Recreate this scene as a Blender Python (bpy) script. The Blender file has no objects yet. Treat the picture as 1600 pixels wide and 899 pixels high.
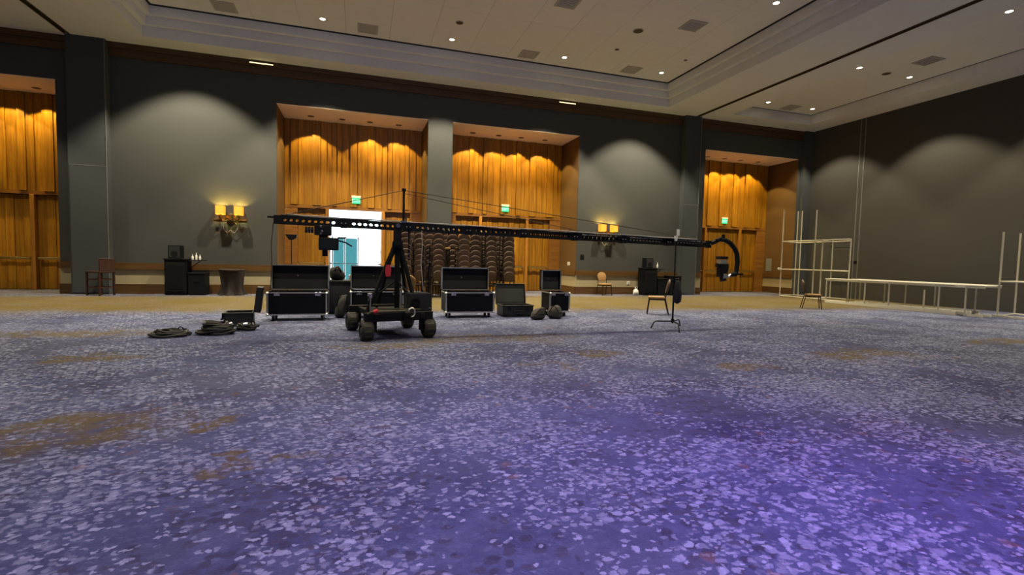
import bpy, bmesh, math, random
from mathutils import Vector, Matrix
random.seed(7)
SC = bpy.context.scene
COL = SC.collection
PI = math.pi

# ------------------------------------------------------------------ camera
F_PX, YAW, PITCH, ROLL, EYE = 760.9, 0.30418, -0.05640, 0.02316, 1.3085
fw = Vector((math.sin(YAW)*math.cos(PITCH), math.cos(YAW)*math.cos(PITCH), math.sin(PITCH)))
r0 = Vector((math.cos(YAW), -math.sin(YAW), 0)); u0 = r0.cross(fw)
rt = math.cos(ROLL)*r0 + math.sin(ROLL)*u0
up = -math.sin(ROLL)*r0 + math.cos(ROLL)*u0
cam = bpy.data.objects.new('camera', bpy.data.cameras.new('camera'))
COL.objects.link(cam)
cam.matrix_world = Matrix(((rt.x, up.x, -fw.x, 0), (rt.y, up.y, -fw.y, 0), (rt.z, up.z, -fw.z, EYE), (0, 0, 0, 1)))
cam.data.sensor_width = 36.0
cam.data.lens = F_PX/1600*36
cam.data.clip_end = 200
SC.camera = cam

# ------------------------------------------------------------------ world, exposure
SC.view_settings.view_transform = 'Standard'
SC.view_settings.look = 'None'
SC.view_settings.gamma = 1
SC.view_settings.use_curve_mapping = False
SC.view_settings.exposure = 1.08
W = bpy.data.worlds.new('world'); SC.world = W; W.use_nodes = True
W.node_tree.nodes['Background'].inputs[0].default_value = (0.86, 0.94, 1.0, 1)
W.node_tree.nodes['Background'].inputs[1].default_value = 3.0

DOWN_W = 480.0          # main ceiling downlights
DOWN_COL = (1.0, 0.86, 0.60)
SIDE_W = 330.0
BAY_W = 132.0            # small spots in the wooden recesses
BAY_COL = (1.0, 0.72, 0.22)
SCONCE_W = 13.0

def lamp(name, kind, loc, energy, color, parent=None, target=None, **kw):
    d = bpy.data.lights.new(name, kind); d.energy = energy; d.color = color
    for k, v in kw.items(): setattr(d, k, v)
    o = bpy.data.objects.new(name, d); COL.objects.link(o); o.location = loc
    if parent: o.parent = parent
    if target is not None:
        o.rotation_euler = (Vector(target)-Vector(loc)).to_track_quat('-Z', 'Y').to_euler()
    return o

# ------------------------------------------------------------------ material helpers
class NT:
    def __init__(s, name):
        s.m = bpy.data.materials.new(name); s.m.use_nodes = True
        s.t = s.m.node_tree; s.b = s.t.nodes['Principled BSDF']
    def n(s, typ, **kw):
        x = s.t.nodes.new(typ)
        for k, v in kw.items(): setattr(x, k, v)
        return x
    def l(s, a, b): s.t.links.new(a, b)
    def val(s, sock, v):
        if isinstance(v, (int, float)): sock.default_value = v
        elif isinstance(v, tuple): sock.default_value = v if len(v) == len(sock.default_value) else (*v, 1)
        else: s.l(v, sock)
    def math(s, op, a, b=0.0, clamp=False):
        x = s.n('ShaderNodeMath', operation=op, use_clamp=clamp); s.val(x.inputs[0], a); s.val(x.inputs[1], b); return x.outputs[0]
    def ss(s, v, lo, hi):
        x = s.n('ShaderNodeMapRange', interpolation_type='SMOOTHSTEP'); s.val(x.inputs[0], v)
        x.inputs[1].default_value = lo; x.inputs[2].default_value = hi; return x.outputs[0]
    def mix(s, f, a, b):
        x = s.n('ShaderNodeMix', data_type='RGBA'); s.val(x.inputs[0], f); s.val(x.inputs[6], a); s.val(x.inputs[7], b); return x.outputs[2]
    def noise(s, vec, scale, detail=2.0, rough=0.5):
        x = s.n('ShaderNodeTexNoise'); s.l(vec, x.inputs['Vector']); x.inputs['Scale'].default_value = scale
        x.inputs['Detail'].default_value = detail; x.inputs['Roughness'].default_value = rough; return x.outputs['Fac'], x.outputs['Color']
    def mapping(s, vec, scale=(1, 1, 1), loc=(0, 0, 0), rot=(0, 0, 0)):
        x = s.n('ShaderNodeMapping'); s.l(vec, x.inputs[0]); x.inputs[1].default_value = loc; x.inputs[2].default_value = rot; x.inputs[3].default_value = scale
        return x.outputs[0]
    def bump(s, h, strength, dist):
        x = s.n('ShaderNodeBump'); x.inputs['Strength'].default_value = strength; x.inputs['Distance'].default_value = dist
        s.l(h, x.inputs['Height']); s.l(x.outputs[0], s.b.inputs['Normal'])

def simple(name, col, rough=0.6, metal=0.0, var=0.15, scale=9.0, bump=0.0, stretch=(1, 1, 1), emit=None, spec=0.5):
    t = NT(name); co = t.n('ShaderNodeTexCoord').outputs['Object']
    v = t.mapping(co, stretch)
    f, _ = t.noise(v, scale, 4.0, 0.6)
    c = t.mix(f, tuple(max(0, k*(1-var)) for k in col), tuple(min(1, k*(1+var)) for k in col))
    t.l(c, t.b.inputs['Base Color'])
    t.b.inputs['Roughness'].default_value = rough; t.b.inputs['Metallic'].default_value = metal
    t.b.inputs['Specular IOR Level'].default_value = spec
    if bump: t.bump(f, bump, 0.01)
    if emit:
        t.b.inputs['Emission Color'].default_value = (*emit[0], 1); t.b.inputs['Emission Strength'].default_value = emit[1]
    return t.m

def wood(name, dark, light, rough=0.42, axis='z'):
    t = NT(name); co = t.n('ShaderNodeTexCoord').outputs['Object']
    oi = t.n('ShaderNodeObjectInfo').outputs['Random']
    st = {'z': (14, 14, 0.7), 'x': (0.7, 14, 14), 'y': (14, 0.7, 14)}[axis]
    v = t.mapping(co, st)
    add = t.n('ShaderNodeVectorMath', operation='ADD'); t.l(v, add.inputs[0])
    cmb = t.n('ShaderNodeCombineXYZ'); t.l(t.math('MULTIPLY', oi, 37.0), cmb.inputs[0]); t.l(t.math('MULTIPLY', oi, 11.0), cmb.inputs[2]); t.l(cmb.outputs[0], add.inputs[1])
    f, _ = t.noise(add.outputs[0], 1.2, 6.0, 0.62)
    f2, _ = t.noise(add.outputs[0], 6.0, 2.0, 0.5)
    ff = t.ss(t.math('ADD', t.math('MULTIPLY', f, 0.75), t.math('MULTIPLY', f2, 0.25)), 0.3, 0.72)
    c = t.mix(ff, dark, light)
    hs = t.n('ShaderNodeHueSaturation'); t.l(c, hs.inputs['Color']); t.l(t.math('ADD', t.math('MULTIPLY', oi, 0.30), 0.85), hs.inputs['Value'])
    t.l(hs.outputs[0], t.b.inputs['Base Color']); t.b.inputs['Roughness'].default_value = rough
    t.bump(f, 0.08, 0.004)
    return t.m

M = {}
M['wall'] = simple('wall_fabric', (0.068, 0.071, 0.069), 0.9, var=0.12, scale=60, bump=0.15, spec=0.15)
M['wall_right'] = simple('wall_fabric_right', (0.062, 0.060, 0.054), 0.9, var=0.12, scale=60, bump=0.15, spec=0.15)
M['column'] = simple('column_fabric', (0.064, 0.070, 0.074), 0.9, var=0.1, scale=50, bump=0.1, spec=0.15)
M['jamb'] = simple('jamb_covering', (0.105, 0.054, 0.014), 0.7, var=0.15, scale=20, stretch=(1, 1, .2))
M['cream'] = simple('wainscot_cream', (0.36, 0.31, 0.19), 0.8, var=0.08, scale=14)
M['ceiling'] = simple('ceiling_plaster', (0.72, 0.73, 0.74), 0.9, var=0.04, scale=4, spec=0.1)
M['panel'] = simple('ceiling_panel_paint', (0.74, 0.74, 0.73), 0.9, var=0.05, scale=3, spec=0.1)
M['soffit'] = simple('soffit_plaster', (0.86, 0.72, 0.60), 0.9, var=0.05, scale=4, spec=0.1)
M['strip'] = simple('grey_edge_strip', (0.17, 0.175, 0.17), 0.7)
M['track'] = simple('track_metal', (0.075, 0.055, 0.035), 0.6, 0.3)
M['gap'] = simple('shadow_gap_paint', (0.03, 0.03, 0.035), 0.8)
M['wood'] = wood('wood_panelling', (0.20, 0.078, 0.003), (0.39, 0.185, 0.008))
M['woodx'] = wood('wood_trim', (0.17, 0.066, 0.010), (0.31, 0.135, 0.022), axis='x')
M['woodz'] = wood('wood_post', (0.24, 0.095, 0.012), (0.44, 0.20, 0.025))
M['rail'] = wood('wood_rail', (0.068, 0.032, 0.009), (0.125, 0.064, 0.018), axis='x')
M['cornice'] = wood('wood_cornice', (0.05, 0.022, 0.007), (0.10, 0.048, 0.016), axis='x')
M['foyer'] = simple('foyer_plaster', (0.75, 0.76, 0.76), 0.8, var=0.03)
M['black'] = simple('black_powdercoat', (0.008, 0.008, 0.009), 0.6, 0.0, var=0.25, spec=0.22)
M['blackp'] = simple('black_laminate', (0.006, 0.007, 0.010), 0.6, var=0.3, spec=0.14)
M['foam'] = simple('black_foam', (0.020, 0.022, 0.027), 0.95, var=0.3, scale=40, bump=0.3)
M['foam_grey'] = simple('grey_foam', (0.045, 0.048, 0.045), 0.95, var=0.2, scale=40, bump=0.3)
M['alu'] = simple('aluminium_edge', (0.62, 0.62, 0.60), 0.35, 0.8, var=0.1)
M['chrome'] = simple('chrome_fitting', (0.8, 0.8, 0.8), 0.2, 1.0, var=0.05)
M['rubber'] = simple('tyre_rubber', (0.025, 0.024, 0.020), 0.7, var=0.3, scale=30, bump=0.2)
M['khaki'] = simple('dusty_rubber', (0.07, 0.065, 0.04), 0.75, var=0.3, scale=20)
M['brown'] = simple('brown_vinyl', (0.068, 0.040, 0.026), 0.55, var=0.2, scale=14)
M['tan'] = simple('tan_upholstery', (0.29, 0.165, 0.058), 0.75, var=0.15, scale=25)
M['legmetal'] = simple('dark_chair_legs', (0.035, 0.022, 0.016), 0.45, 0.5)
M['darkwood'] = wood('dark_stained_wood', (0.028, 0.012, 0.010), (0.06, 0.028, 0.02))
M['pipe'] = simple('pale_pipe', (0.62, 0.60, 0.50), 0.4, 0.35, var=0.08)
M['pipewhite'] = simple('white_board', (0.74, 0.72, 0.60), 0.6, var=0.05)
M['bagcloth'] = simple('black_bag_cloth', (0.018, 0.017, 0.018), 0.85, var=0.4, scale=18, bump=0.4)
M['bagdust'] = simple('dusty_bag_cloth', (0.034, 0.031, 0.027), 0.9, var=0.3, scale=18, bump=0.4)
M['pelican'] = simple('hard_case_plastic', (0.014, 0.015, 0.014), 0.5, var=0.3)
M['cable'] = simple('cable_rubber', (0.012, 0.012, 0.011), 0.6, var=0.4, scale=20)
M['white'] = simple('white_plastic', (0.75, 0.75, 0.72), 0.5, var=0.05)
M['red'] = simple('red_cloth', (0.60, 0.03, 0.05), 0.7)
M['drape'] = simple('dark_drape_cloth', (0.014, 0.009, 0.009), 0.9, var=0.3, scale=12, bump=0.2)
M['bronze'] = simple('bronze_metal', (0.08, 0.055, 0.02), 0.35, 0.8)
M['brass'] = simple('brass_metal', (0.62, 0.45, 0.15), 0.3, 0.9)
M['vent'] = simple('vent_metal', (0.40, 0.38, 0.36), 0.6, 0.0)
M['shade'] = simple('amber_shade', (0.80, 0.42, 0.06), 0.7, emit=((1.0, 0.42, 0.03), 0.30))
M['lens'] = simple('lamp_lens', (1, 0.95, 0.85), 0.4, emit=((1.0, 0.88, 0.62), 6.0))
M['slot'] = simple('slot_lens', (1, 0.9, 0.6), 0.4, emit=((1.0, 0.80, 0.38), 1.0))
M['baylens'] = simple('dark_downlight_trim', (0.05, 0.04, 0.03), 0.5)
M['exit'] = simple('exit_green', (0.03, 0.45, 0.18), 0.4, emit=((0.05, 0.75, 0.28), 0.55))
M['exit_letter'] = simple('exit_letters', (0.5, 0.9, 0.65), 0.4, emit=((0.35, 1.0, 0.6), 0.7))
M['screen'] = simple('monitor_glass', (0.02, 0.025, 0.03), 0.15)

# carpet
def carpet():
    t = NT('floral_fleck_carpet'); co = t.n('ShaderNodeTexCoord').outputs['Object']
    _, dc = t.noise(co, 16.0, 4.0, 0.65)
    sub = t.n('ShaderNodeVectorMath', operation='SUBTRACT'); t.l(dc, sub.inputs[0]); sub.inputs[1].default_value = (.5, .5, .5)
    scl = t.n('ShaderNodeVectorMath', operation='SCALE'); t.l(sub.outputs[0], scl.inputs[0]); scl.inputs['Scale'].default_value = 0.085
    add = t.n('ShaderNodeVectorMath', operation='ADD'); t.l(co, add.inputs[0]); t.l(scl.outputs[0], add.inputs[1])
    wv = add.outputs[0]
    def vor(scale, loc, stretch=(1, 1, 1), rot=0.0):
        x = t.n('ShaderNodeTexVoronoi', voronoi_dimensions='2D', feature='F1'); t.l(t.mapping(wv, stretch, loc, (0, 0, rot)), x.inputs['Vector'])
        x.inputs['Scale'].default_value = scale
        sp = t.n('ShaderNodeSeparateColor'); t.l(x.outputs['Color'], sp.inputs[0])
        return x.outputs['Distance'], sp.outputs[0], sp.outputs[1]
    big, _ = t.noise(t.mapping(co, (1, 1, 1), (3, 8, 0)), 0.42, 3.0, 0.6)
    mid, _ = t.noise(t.mapping(co, (1, 1, 1), (13, 2, 0)), 0.9, 3.0, 0.6)
    mid2, _ = t.noise(t.mapping(co, (1, 1, 1), (33, 21, 0)), 0.75, 3.0, 0.6)
    fine, _ = t.noise(co, 70.0, 2.0)
    base = t.mix(t.ss(mid2, 0.38, 0.62), (0.0436, 0.0555, 0.1270), (0.0634, 0.0790, 0.1638))
    mot, _ = t.noise(wv, 5.5, 4.0, 0.7)
    mo2, _ = t.noise(t.mapping(wv, (1, 1.3, 1), (7, 1, 0)), 14.0, 3.0, 0.7)
    base = t.mix(t.ss(mot, 0.35, 0.68), t.mix(0.35, base, (0.022, 0.022, 0.060)), t.mix(0.22, base, (0.1125, 0.1353, 0.2375)))
    base = t.mix(t.math('MULTIPLY', t.ss(mo2, 0.52, 0.66), 0.35), base, (0.1200, 0.1435, 0.2470))
    # greyish areas
    base = t.mix(t.math('MULTIPLY', t.ss(big, 0.5, 0.68), 0.6), base, (0.0713, 0.0768, 0.1187))
    # soft navy clouds
    base = t.mix(t.math('MULTIPLY', t.ss(mid, 0.55, 0.72), 0.75), base, (0.0208, 0.0221, 0.0665))
    # gold patches: woven in the carpet at fixed places
    geo = t.n('ShaderNodeSeparateXYZ'); 
    _, gd = t.noise(co, 1.6, 4.0, 0.65)
    s2 = t.n('ShaderNodeVectorMath', operation='SUBTRACT'); t.l(gd, s2.inputs[0]); s2.inputs[1].default_value = (.5, .5, .5)
    s3 = t.n('ShaderNodeVectorMath', operation='SCALE'); t.l(s2.outputs[0], s3.inputs[0]); s3.inputs['Scale'].default_value = 1.3
    a2 = t.n('ShaderNodeVectorMath', operation='ADD'); t.l(co, a2.inputs[0]); t.l(s3.outputs[0], a2.inputs[1])
    t.l(a2.outputs[0], geo.inputs[0]); gx, gy = geo.outputs[0], geo.outputs[1]
    acc = None
    for cx, cy, rx, ry in [(7.3, 5.45, .95, .42), (3.3, 6.15, .38, .22), (2.3, 5.7, .34, .14), (4.8, 5.1, .45, .2), (0.3, 7.35, 1.0, .3), (2.0, 7.7, 1.7, .45),
                           (-1.9, 4.2, .75, .55), (-.65, 3.35, .42, .10), (-1.05, 4.15, .10, .08), (-4.6, 9.3, 1.6, .5), (11.4, 5.8, .9, .35), (-3.1, 7.1, .7, .25)]:
        dx = t.math('DIVIDE', t.math('SUBTRACT', gx, cx), rx); dy = t.math('DIVIDE', t.math('SUBTRACT', gy, cy), ry)
        d = t.math('SQRT', t.math('ADD', t.math('MULTIPLY', dx, dx), t.math('MULTIPLY', dy, dy)))
        k = t.ss(d, 1.3, 0.55)
        acc = k if acc is None else t.math('MAXIMUM', acc, k)
    border = t.math('MULTIPLY', t.ss(t.math('ADD', gy, t.math('MULTIPLY', gx, 0.05)), 11.2, 12.9), t.math('SUBTRACT', 1.0, t.math('MULTIPLY', t.ss(gy, 16.2, 17.4), 0.65)))
    gn, _ = t.noise(wv, 3.2, 5.0, 0.72)
    gold = t.math('MAXIMUM', t.math('MULTIPLY', acc, t.math('MULTIPLY', t.ss(gn, 0.32, 0.60), 0.88)), border)
    base = t.mix(gold, base, t.mix(mid2, (0.078, 0.055, 0.007), (0.112, 0.081, 0.013)))
    # rust accents
    d3, c3, _ = vor(10.0, (9, 3, 0))
    # dark flecks
    d2, c2, e2 = vor(13.0, (4, 7, 0), (1.0, 1.25, 1), 0.2)
    dens2 = t.math('SUBTRACT', 1.16, t.math('MULTIPLY', t.ss(mid, 0.34, 0.62), 0.85))
    k2 = t.math('MULTIPLY', t.ss(d2, 0.50, 0.34), t.ss(t.math('SUBTRACT', c2, dens2), -0.03, 0.03))
    ng = t.math('SUBTRACT', 1.0, t.math('MULTIPLY', gold, 0.80))
    base = t.mix(t.math('MULTIPLY', t.math('MULTIPLY', k2, ng), 0.85), base, t.mix(e2, (0.028, 0.028, 0.055), (0.055, 0.055, 0.095)))
    # light flecks, two sizes
    lit, _ = t.noise(t.mapping(co, (1, 1, 1), (51, 17, 0)), 0.8, 3.0, 0.65)
    for sc, loc, r, hi in ((11.0, (1, 2, 0), 0.40, 1.12), (17.0, (6, 5, 0), 0.45, 1.04), (27.0, (2, 9, 0), 0.47, 0.98)):
        d1, c1, e1 = vor(sc, loc, (1.0, 1.35, 1), -0.25)
        dens = t.math('SUBTRACT', hi, t.math('MULTIPLY', t.ss(lit, 0.33, 0.68), 0.70))
        k1 = t.math('MULTIPLY', t.ss(d1, r, r-0.16), t.ss(t.math('SUBTRACT', c1, dens), -0.03, 0.03))
        base = t.mix(t.math('MULTIPLY', t.math('MULTIPLY', k1, ng), t.math('ADD', t.math('MULTIPLY', c1, 1.1), -0.15, True)), base, t.mix(e1, (0.1300, 0.1428, 0.2255), (0.3000, 0.3264, 0.4620)))
    k3 = t.math('MULTIPLY', t.math('MULTIPLY', t.ss(d3, 0.45, 0.3), t.ss(c3, 0.975, 0.985)), 0.35)
    base = t.mix(k3, base, (0.17, 0.085, 0.04))
    base = t.mix(0.35, base, t.mix(fine, t.mix(0.0, base, base), base))
    hs = t.n('ShaderNodeHueSaturation'); t.l(base, hs.inputs['Color']); t.l(t.math('ADD', t.math('MULTIPLY', fine, 0.5), 0.75), hs.inputs['Value'])
    t.l(hs.outputs[0], t.b.inputs['Base Color'])
    t.b.inputs['Roughness'].default_value = 1.0; t.b.inputs['Specular IOR Level'].default_value = 0.1
    t.b.inputs['Sheen Weight'].default_value = 0.15
    t.bump(fine, 0.5, 0.006)
    return t.m
M['carpet'] = carpet()

def glass(name, tint, gloss=0.06):
    t = NT(name); out = t.t.nodes['Material Output']
    tr = t.n('ShaderNodeBsdfTransparent'); tr.inputs[0].default_value = (*tint, 1)
    gl = t.n('ShaderNodeBsdfGlossy'); gl.inputs['Roughness'].default_value = 0.03
    mx = t.n('ShaderNodeMixShader'); mx.inputs[0].default_value = gloss
    t.l(tr.outputs[0], mx.inputs[1]); t.l(gl.outputs[0], mx.inputs[2]); t.l(mx.outputs[0], out.inputs[0])
    return t.m
M['glass'] = glass('clear_glazing', (0.9, 0.95, 0.96))
M['teal'] = glass('teal_glazing', (0.13, 0.25, 0.26))

# ------------------------------------------------------------------ mesh helpers
class MB:
    def __init__(s): s.v = []; s.f = []
    def add(s, v, f):
        o = len(s.v); s.v += [tuple(p) for p in v]; s.f += [tuple(i+o for i in q) for q in f]; return s
    def box(s, x0, x1, y0, y1, z0, z1):
        return s.add([(x0, y0, z0), (x1, y0, z0), (x1, y1, z0), (x0, y1, z0), (x0, y0, z1), (x1, y0, z1), (x1, y1, z1), (x0, y1, z1)],
                     [(0, 3, 2, 1), (4, 5, 6, 7), (0, 1, 5, 4), (1, 2, 6, 5), (2, 3, 7, 6), (3, 0, 4, 7)])
    def bc(s, c, d): return s.box(c[0]-d[0]/2, c[0]+d[0]/2, c[1]-d[1]/2, c[1]+d[1]/2, c[2]-d[2]/2, c[2]+d[2]/2)
    def cyl(s, p0, p1, r, r2=None, n=10):
        r2 = r if r2 is None else r2
        p0, p1 = Vector(p0), Vector(p1); d = (p1-p0).normalized()
        a = d.orthogonal().normalized(); b = d.cross(a)
        v = []
        for p, rr in ((p0, r), (p1, r2)):
            for i in range(n):
                t = 2*PI*i/n; v.append(p + rr*(math.cos(t)*a+math.sin(t)*b))
        f = [(i, (i+1) % n, n+(i+1) % n, n+i) for i in range(n)] + [tuple(range(n-1, -1, -1)), tuple(range(n, 2*n))]
        return s.add(v, f)
    def bar(s, p0, p1, w, h, upv=(0, 0, 1)):
        p0, p1 = Vector(p0), Vector(p1); d = (p1-p0).normalized(); u = Vector(upv)
        if abs(d.dot(u)) > 0.98: u = Vector((0, 1, 0))
        a = d.cross(u).normalized(); b = a.cross(d).normalized()
        v = [p + sx*a*w/2 + sz*b*h/2 for p in (p0, p1) for sx, sz in ((-1, -1), (1, -1), (1, 1), (-1, 1))]
        return s.add(v, [(0, 1, 2, 3), (7, 6, 5, 4), (0, 4, 5, 1), (1, 5, 6, 2), (2, 6, 7, 3), (3, 7, 4, 0)])
    def tube(s, pts, r, n=6, closed=False):
        pts = [Vector(p) for p in pts]; m = len(pts); v = []
        prev = None
        for i, p in enumerate(pts):
            if closed: d = pts[(i+1) % m]-pts[i-1]
            else: d = pts[min(i+1, m-1)]-pts[max(i-1, 0)]
            d.normalize()
            if prev is None: a = d.orthogonal().normalized()
            else:
                a = prev - d*prev.dot(d)
                a = a.normalized() if a.length > 1e-6 else d.orthogonal().normalized()
            prev = a; b = d.cross(a)
            rr = r[i] if isinstance(r, (list, tuple)) else r
            for k in range(n):
                t = 2*PI*k/n; v.append(p+rr*(math.cos(t)*a+math.sin(t)*b))
        f = []
        for i in range(m if closed else m-1):
            j = (i+1) % m
            for k in range(n): f.append((i*n+k, i*n+(k+1) % n, j*n+(k+1) % n, j*n+k))
        if not closed: f += [tuple(range(n-1, -1, -1)), tuple(range((m-1)*n, m*n))]
        return s.add(v, f)
    def lathe(s, prof, n=16, c=(0, 0, 0), axis='z', closed=False):
        v = []
        for r, h in prof:
            for k in range(n):
                t = 2*PI*k/n; a, b = r*math.cos(t), r*math.sin(t)
                p = {'z': (a, b, h), 'x': (h, a, b), 'y': (b, h, a)}[axis]
                v.append((p[0]+c[0], p[1]+c[1], p[2]+c[2]))
        m = len(prof); f = []
        for i in range(m if closed else m-1):
            j = (i+1) % m
            for k in range(n): f.append((i*n+k, i*n+(k+1) % n, j*n+(k+1) % n, j*n+k))
        if not closed: f += [tuple(range(n-1, -1, -1)), tuple(range((m-1)*n, m*n))]
        return s.add(v, f)
    def prism(s, poly, axis, a, b):
        n = len(poly)
        mk = {'x': lambda p, h: (h, p[0], p[1]), 'y': lambda p, h: (p[0], h, p[1]), 'z': lambda p, h: (p[0], p[1], h)}[axis]
        v = [mk(p, a) for p in poly]+[mk(p, b) for p in poly]
        return s.add(v, [tuple(range(n-1, -1, -1)), tuple(range(n, 2*n))]+[(i, (i+1) % n, n+(i+1) % n, n+i) for i in range(n)])
    def xf(s, mat, start=0):
        for i in range(start, len(s.v)): s.v[i] = tuple(mat @ Vector(s.v[i]))
        return s
    def build(s, name, m, parent=None, bevel=0.0, smooth=False, loc=None):
        me = bpy.data.meshes.new(name); me.from_pydata(s.v, [], s.f)
        bm = bmesh.new(); bm.from_mesh(me)
        bmesh.ops.recalc_face_normals(bm, faces=bm.faces)
        if bevel: bmesh.ops.bevel(bm, geom=list(bm.edges), offset=bevel, segments=2, affect='EDGES', profile=0.5)
        bm.to_mesh(me); bm.free()
        me.materials.append(M[m])
        if smooth: me.shade_smooth(); me.set_sharp_from_angle(angle=math.radians(38))
        o = bpy.data.objects.new(name, me); COL.objects.link(o)
        if parent: o.parent = parent
        if loc: o.location = loc
        return o

def thing(name, label, cat, loc=(0, 0, 0), rz=0.0, group=None):
    o = bpy.data.objects.new(name, None); o.empty_display_size = 0.1; COL.objects.link(o)
    o.location = loc; o.rotation_euler = (0, 0, rz); tag(o, label, cat, group); return o
def tag(o, label=None, cat=None, group=None, kind=None):
    if label: o['label'] = label
    if cat: o['category'] = cat
    if group: o['group'] = group
    if kind: o['kind'] = kind
    return o
def copy_tree(o, parent=None):
    c = o.copy(); COL.objects.link(c); c.parent = parent
    for ch in list(o.children):
        copy_tree(ch, c)
    return c
def struct(name, mb, m, label, cat, bevel=0.0):
    return tag(mb.build(name, m, None, bevel), label, cat, None, 'structure')
def linked(name, src, parent, loc=(0, 0, 0), scale=(1, 1, 1)):
    o = bpy.data.objects.new(name, src.data); COL.objects.link(o); o.parent = parent; o.location = loc; o.scale = scale; return o
ORD = ['first', 'second', 'third', 'fourth', 'fifth', 'sixth', 'seventh', 'eighth', 'ninth', 'tenth', 'eleventh', 'twelfth']

# ------------------------------------------------------------------ room shell
D = 17.8; H = 7.5; XR = 19.88; XL = -16.0; YF = -8.0; RD = 1.75; SOF = 6.25; HDR = 3.05
TL, TR = -8.04, 13.5
BAYS = [(-10.98, 2.51, 'far left'), (-0.15, 2.47, 'middle left'), (5.72, 2.52, 'middle right'), (16.735, 2.565, 'far right')]

fl = MB().box(XL-.3, XR+.3, YF-.3, 27.0, -0.1, 0.0)
floor = struct('floor', fl, 'carpet', 'blue grey carpet with pale flecks, navy clouds and gold patches', 'floor')

# back wall
wb = MB(); xs = [XL]
for c, hw, _ in BAYS: xs += [c-hw, c+hw]
xs.append(XR+0.3)
for i in range(0, len(xs), 2): wb.box(xs[i], xs[i+1], D, D+RD+0.3, 0, H+1.2)
for c, hw, _ in BAYS: wb.box(c-hw, c+hw, D, D+RD+0.3, SOF, H+1.2)
wall_back = struct('wall_back', wb, 'wall', 'grey fabric back wall pierced by four tall wooden recesses', 'wall')
struct('wall_right', MB().box(XR, XR+0.3, YF, D, 0, H+1.2), 'wall_right', 'plain dark grey right hand wall', 'wall')
struct('wall_left', MB().box(XL-0.3, XL, YF-.3, D+.2, 0, H+1.2), 'wall', 'grey left wall outside the picture', 'wall')
struct('wall_front', MB().box(XL-.3, XR+0.3, YF-0.3, YF, 0, H+1.2), 'wall', 'grey wall behind the camera', 'wall')

# columns with pocket doors for the folding partitions
for nm, x0, x1, lb in (('wall_column_1', -8.10, -7.15, 'grey fabric column left of the bar chair'), ('wall_column_2', 12.95, 13.72, 'grey fabric column left of the far right wooden recess')):
    c = struct(nm, MB().box(x0, x1, D-0.25, D, 0, H), 'column', lb, 'column')
    MB().box(x0+.03, x1-.03, D-.262, D-.25, 0.05, 3.78).build('pocket_door', 'column', c)
    MB().box(x0+.03, x1-.02, D-.266, D-.25, 3.79, 3.805).box(x1-.02, x1-.005, D-.266, D-.25, 0, H).build('edge_strip', 'strip', c)
struct('wall_column_3', MB().box(19.42, XR, D-0.2, D, 0, H), 'column', 'narrow grey column in the right corner', 'column')

# wainscot: chair rail, cream panels, baseboard on the plain stretches of back wall
segs = [(XL, BAYS[0][0]-BAYS[0][1]), (-8.47, -8.10), (-7.15, BAYS[1][0]-BAYS[1][1]), (BAYS[1][0]+BAYS[1][1], 3.2), (BAYS[2][0]+BAYS[2][1], 12.95), (13.72, 14.17)]
tr1 = MB(); tr2 = MB(); tr3 = MB()
for a, b in segs:
    tr1.box(a, b, D-0.06, D, 0.76, 0.95); tr2.box(a, b, D-0.012, D, 0.30, 0.76); tr3.box(a, b, D-0.035, D, 0, 0.30)
for k, (c, hw, _) in enumerate(BAYS):
    for sx in (-1, 1):
        x = c+sx*hw
        if sx < 0: xa, xb, xc = x+.06, x+.012, x+.035
        else: xa, xb, xc = x-.06, x-.012, x-.035
        lo, hi = min(x, xa), max(x, xa); tr1.box(lo, hi, D, D+RD-.02, 0.76, 0.95)
        lo, hi = min(x, xb), max(x, xb); tr2.box(lo, hi, D, D+RD-.02, 0.30, 0.76)
        lo, hi = min(x, xc), max(x, xc); tr3.box(lo, hi, D, D+RD-.02, 0.0, 0.30)
struct('trim_1', tr1, 'rail', 'brown wooden chair rail along the back wall', 'chair rail')
struct('trim_2', tr2, 'cream', 'cream wainscot panel below the chair rail', 'wainscot')
struct('baseboard_back', tr3, 'rail', 'tall brown wooden baseboard of the back wall', 'baseboard')

# cornice under the ceiling, between the columns
co = MB()
for a, b in ((XL, -8.12), (-7.15, 12.95), (13.72, 19.42)):
    co.box(a, b, D-0.10, D, H-.16, H); co.box(a, b, D-0.05, D, H-.40, H-.16)
cor = struct('trim_3', co, 'cornice', 'dark brown wooden cornice along the top of the back wall', 'cornice')
for x, lb in ((-3.03, 'left'), (7.62, 'right')):
    t = thing('cornice_light', 'thin glowing strip light in the dark cornice, %s one of the two' % lb, 'strip light', (x, D-0.10, H-.10), 0, 'cornice strip lights')
    MB().box(-.38, .38, -.03, 0, -.03, .03).build('housing', 'cornice', t)
    MB().box(-.34, .34, -.038, -.03, -.014, .014).build('diffuser', 'slot', t)

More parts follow.
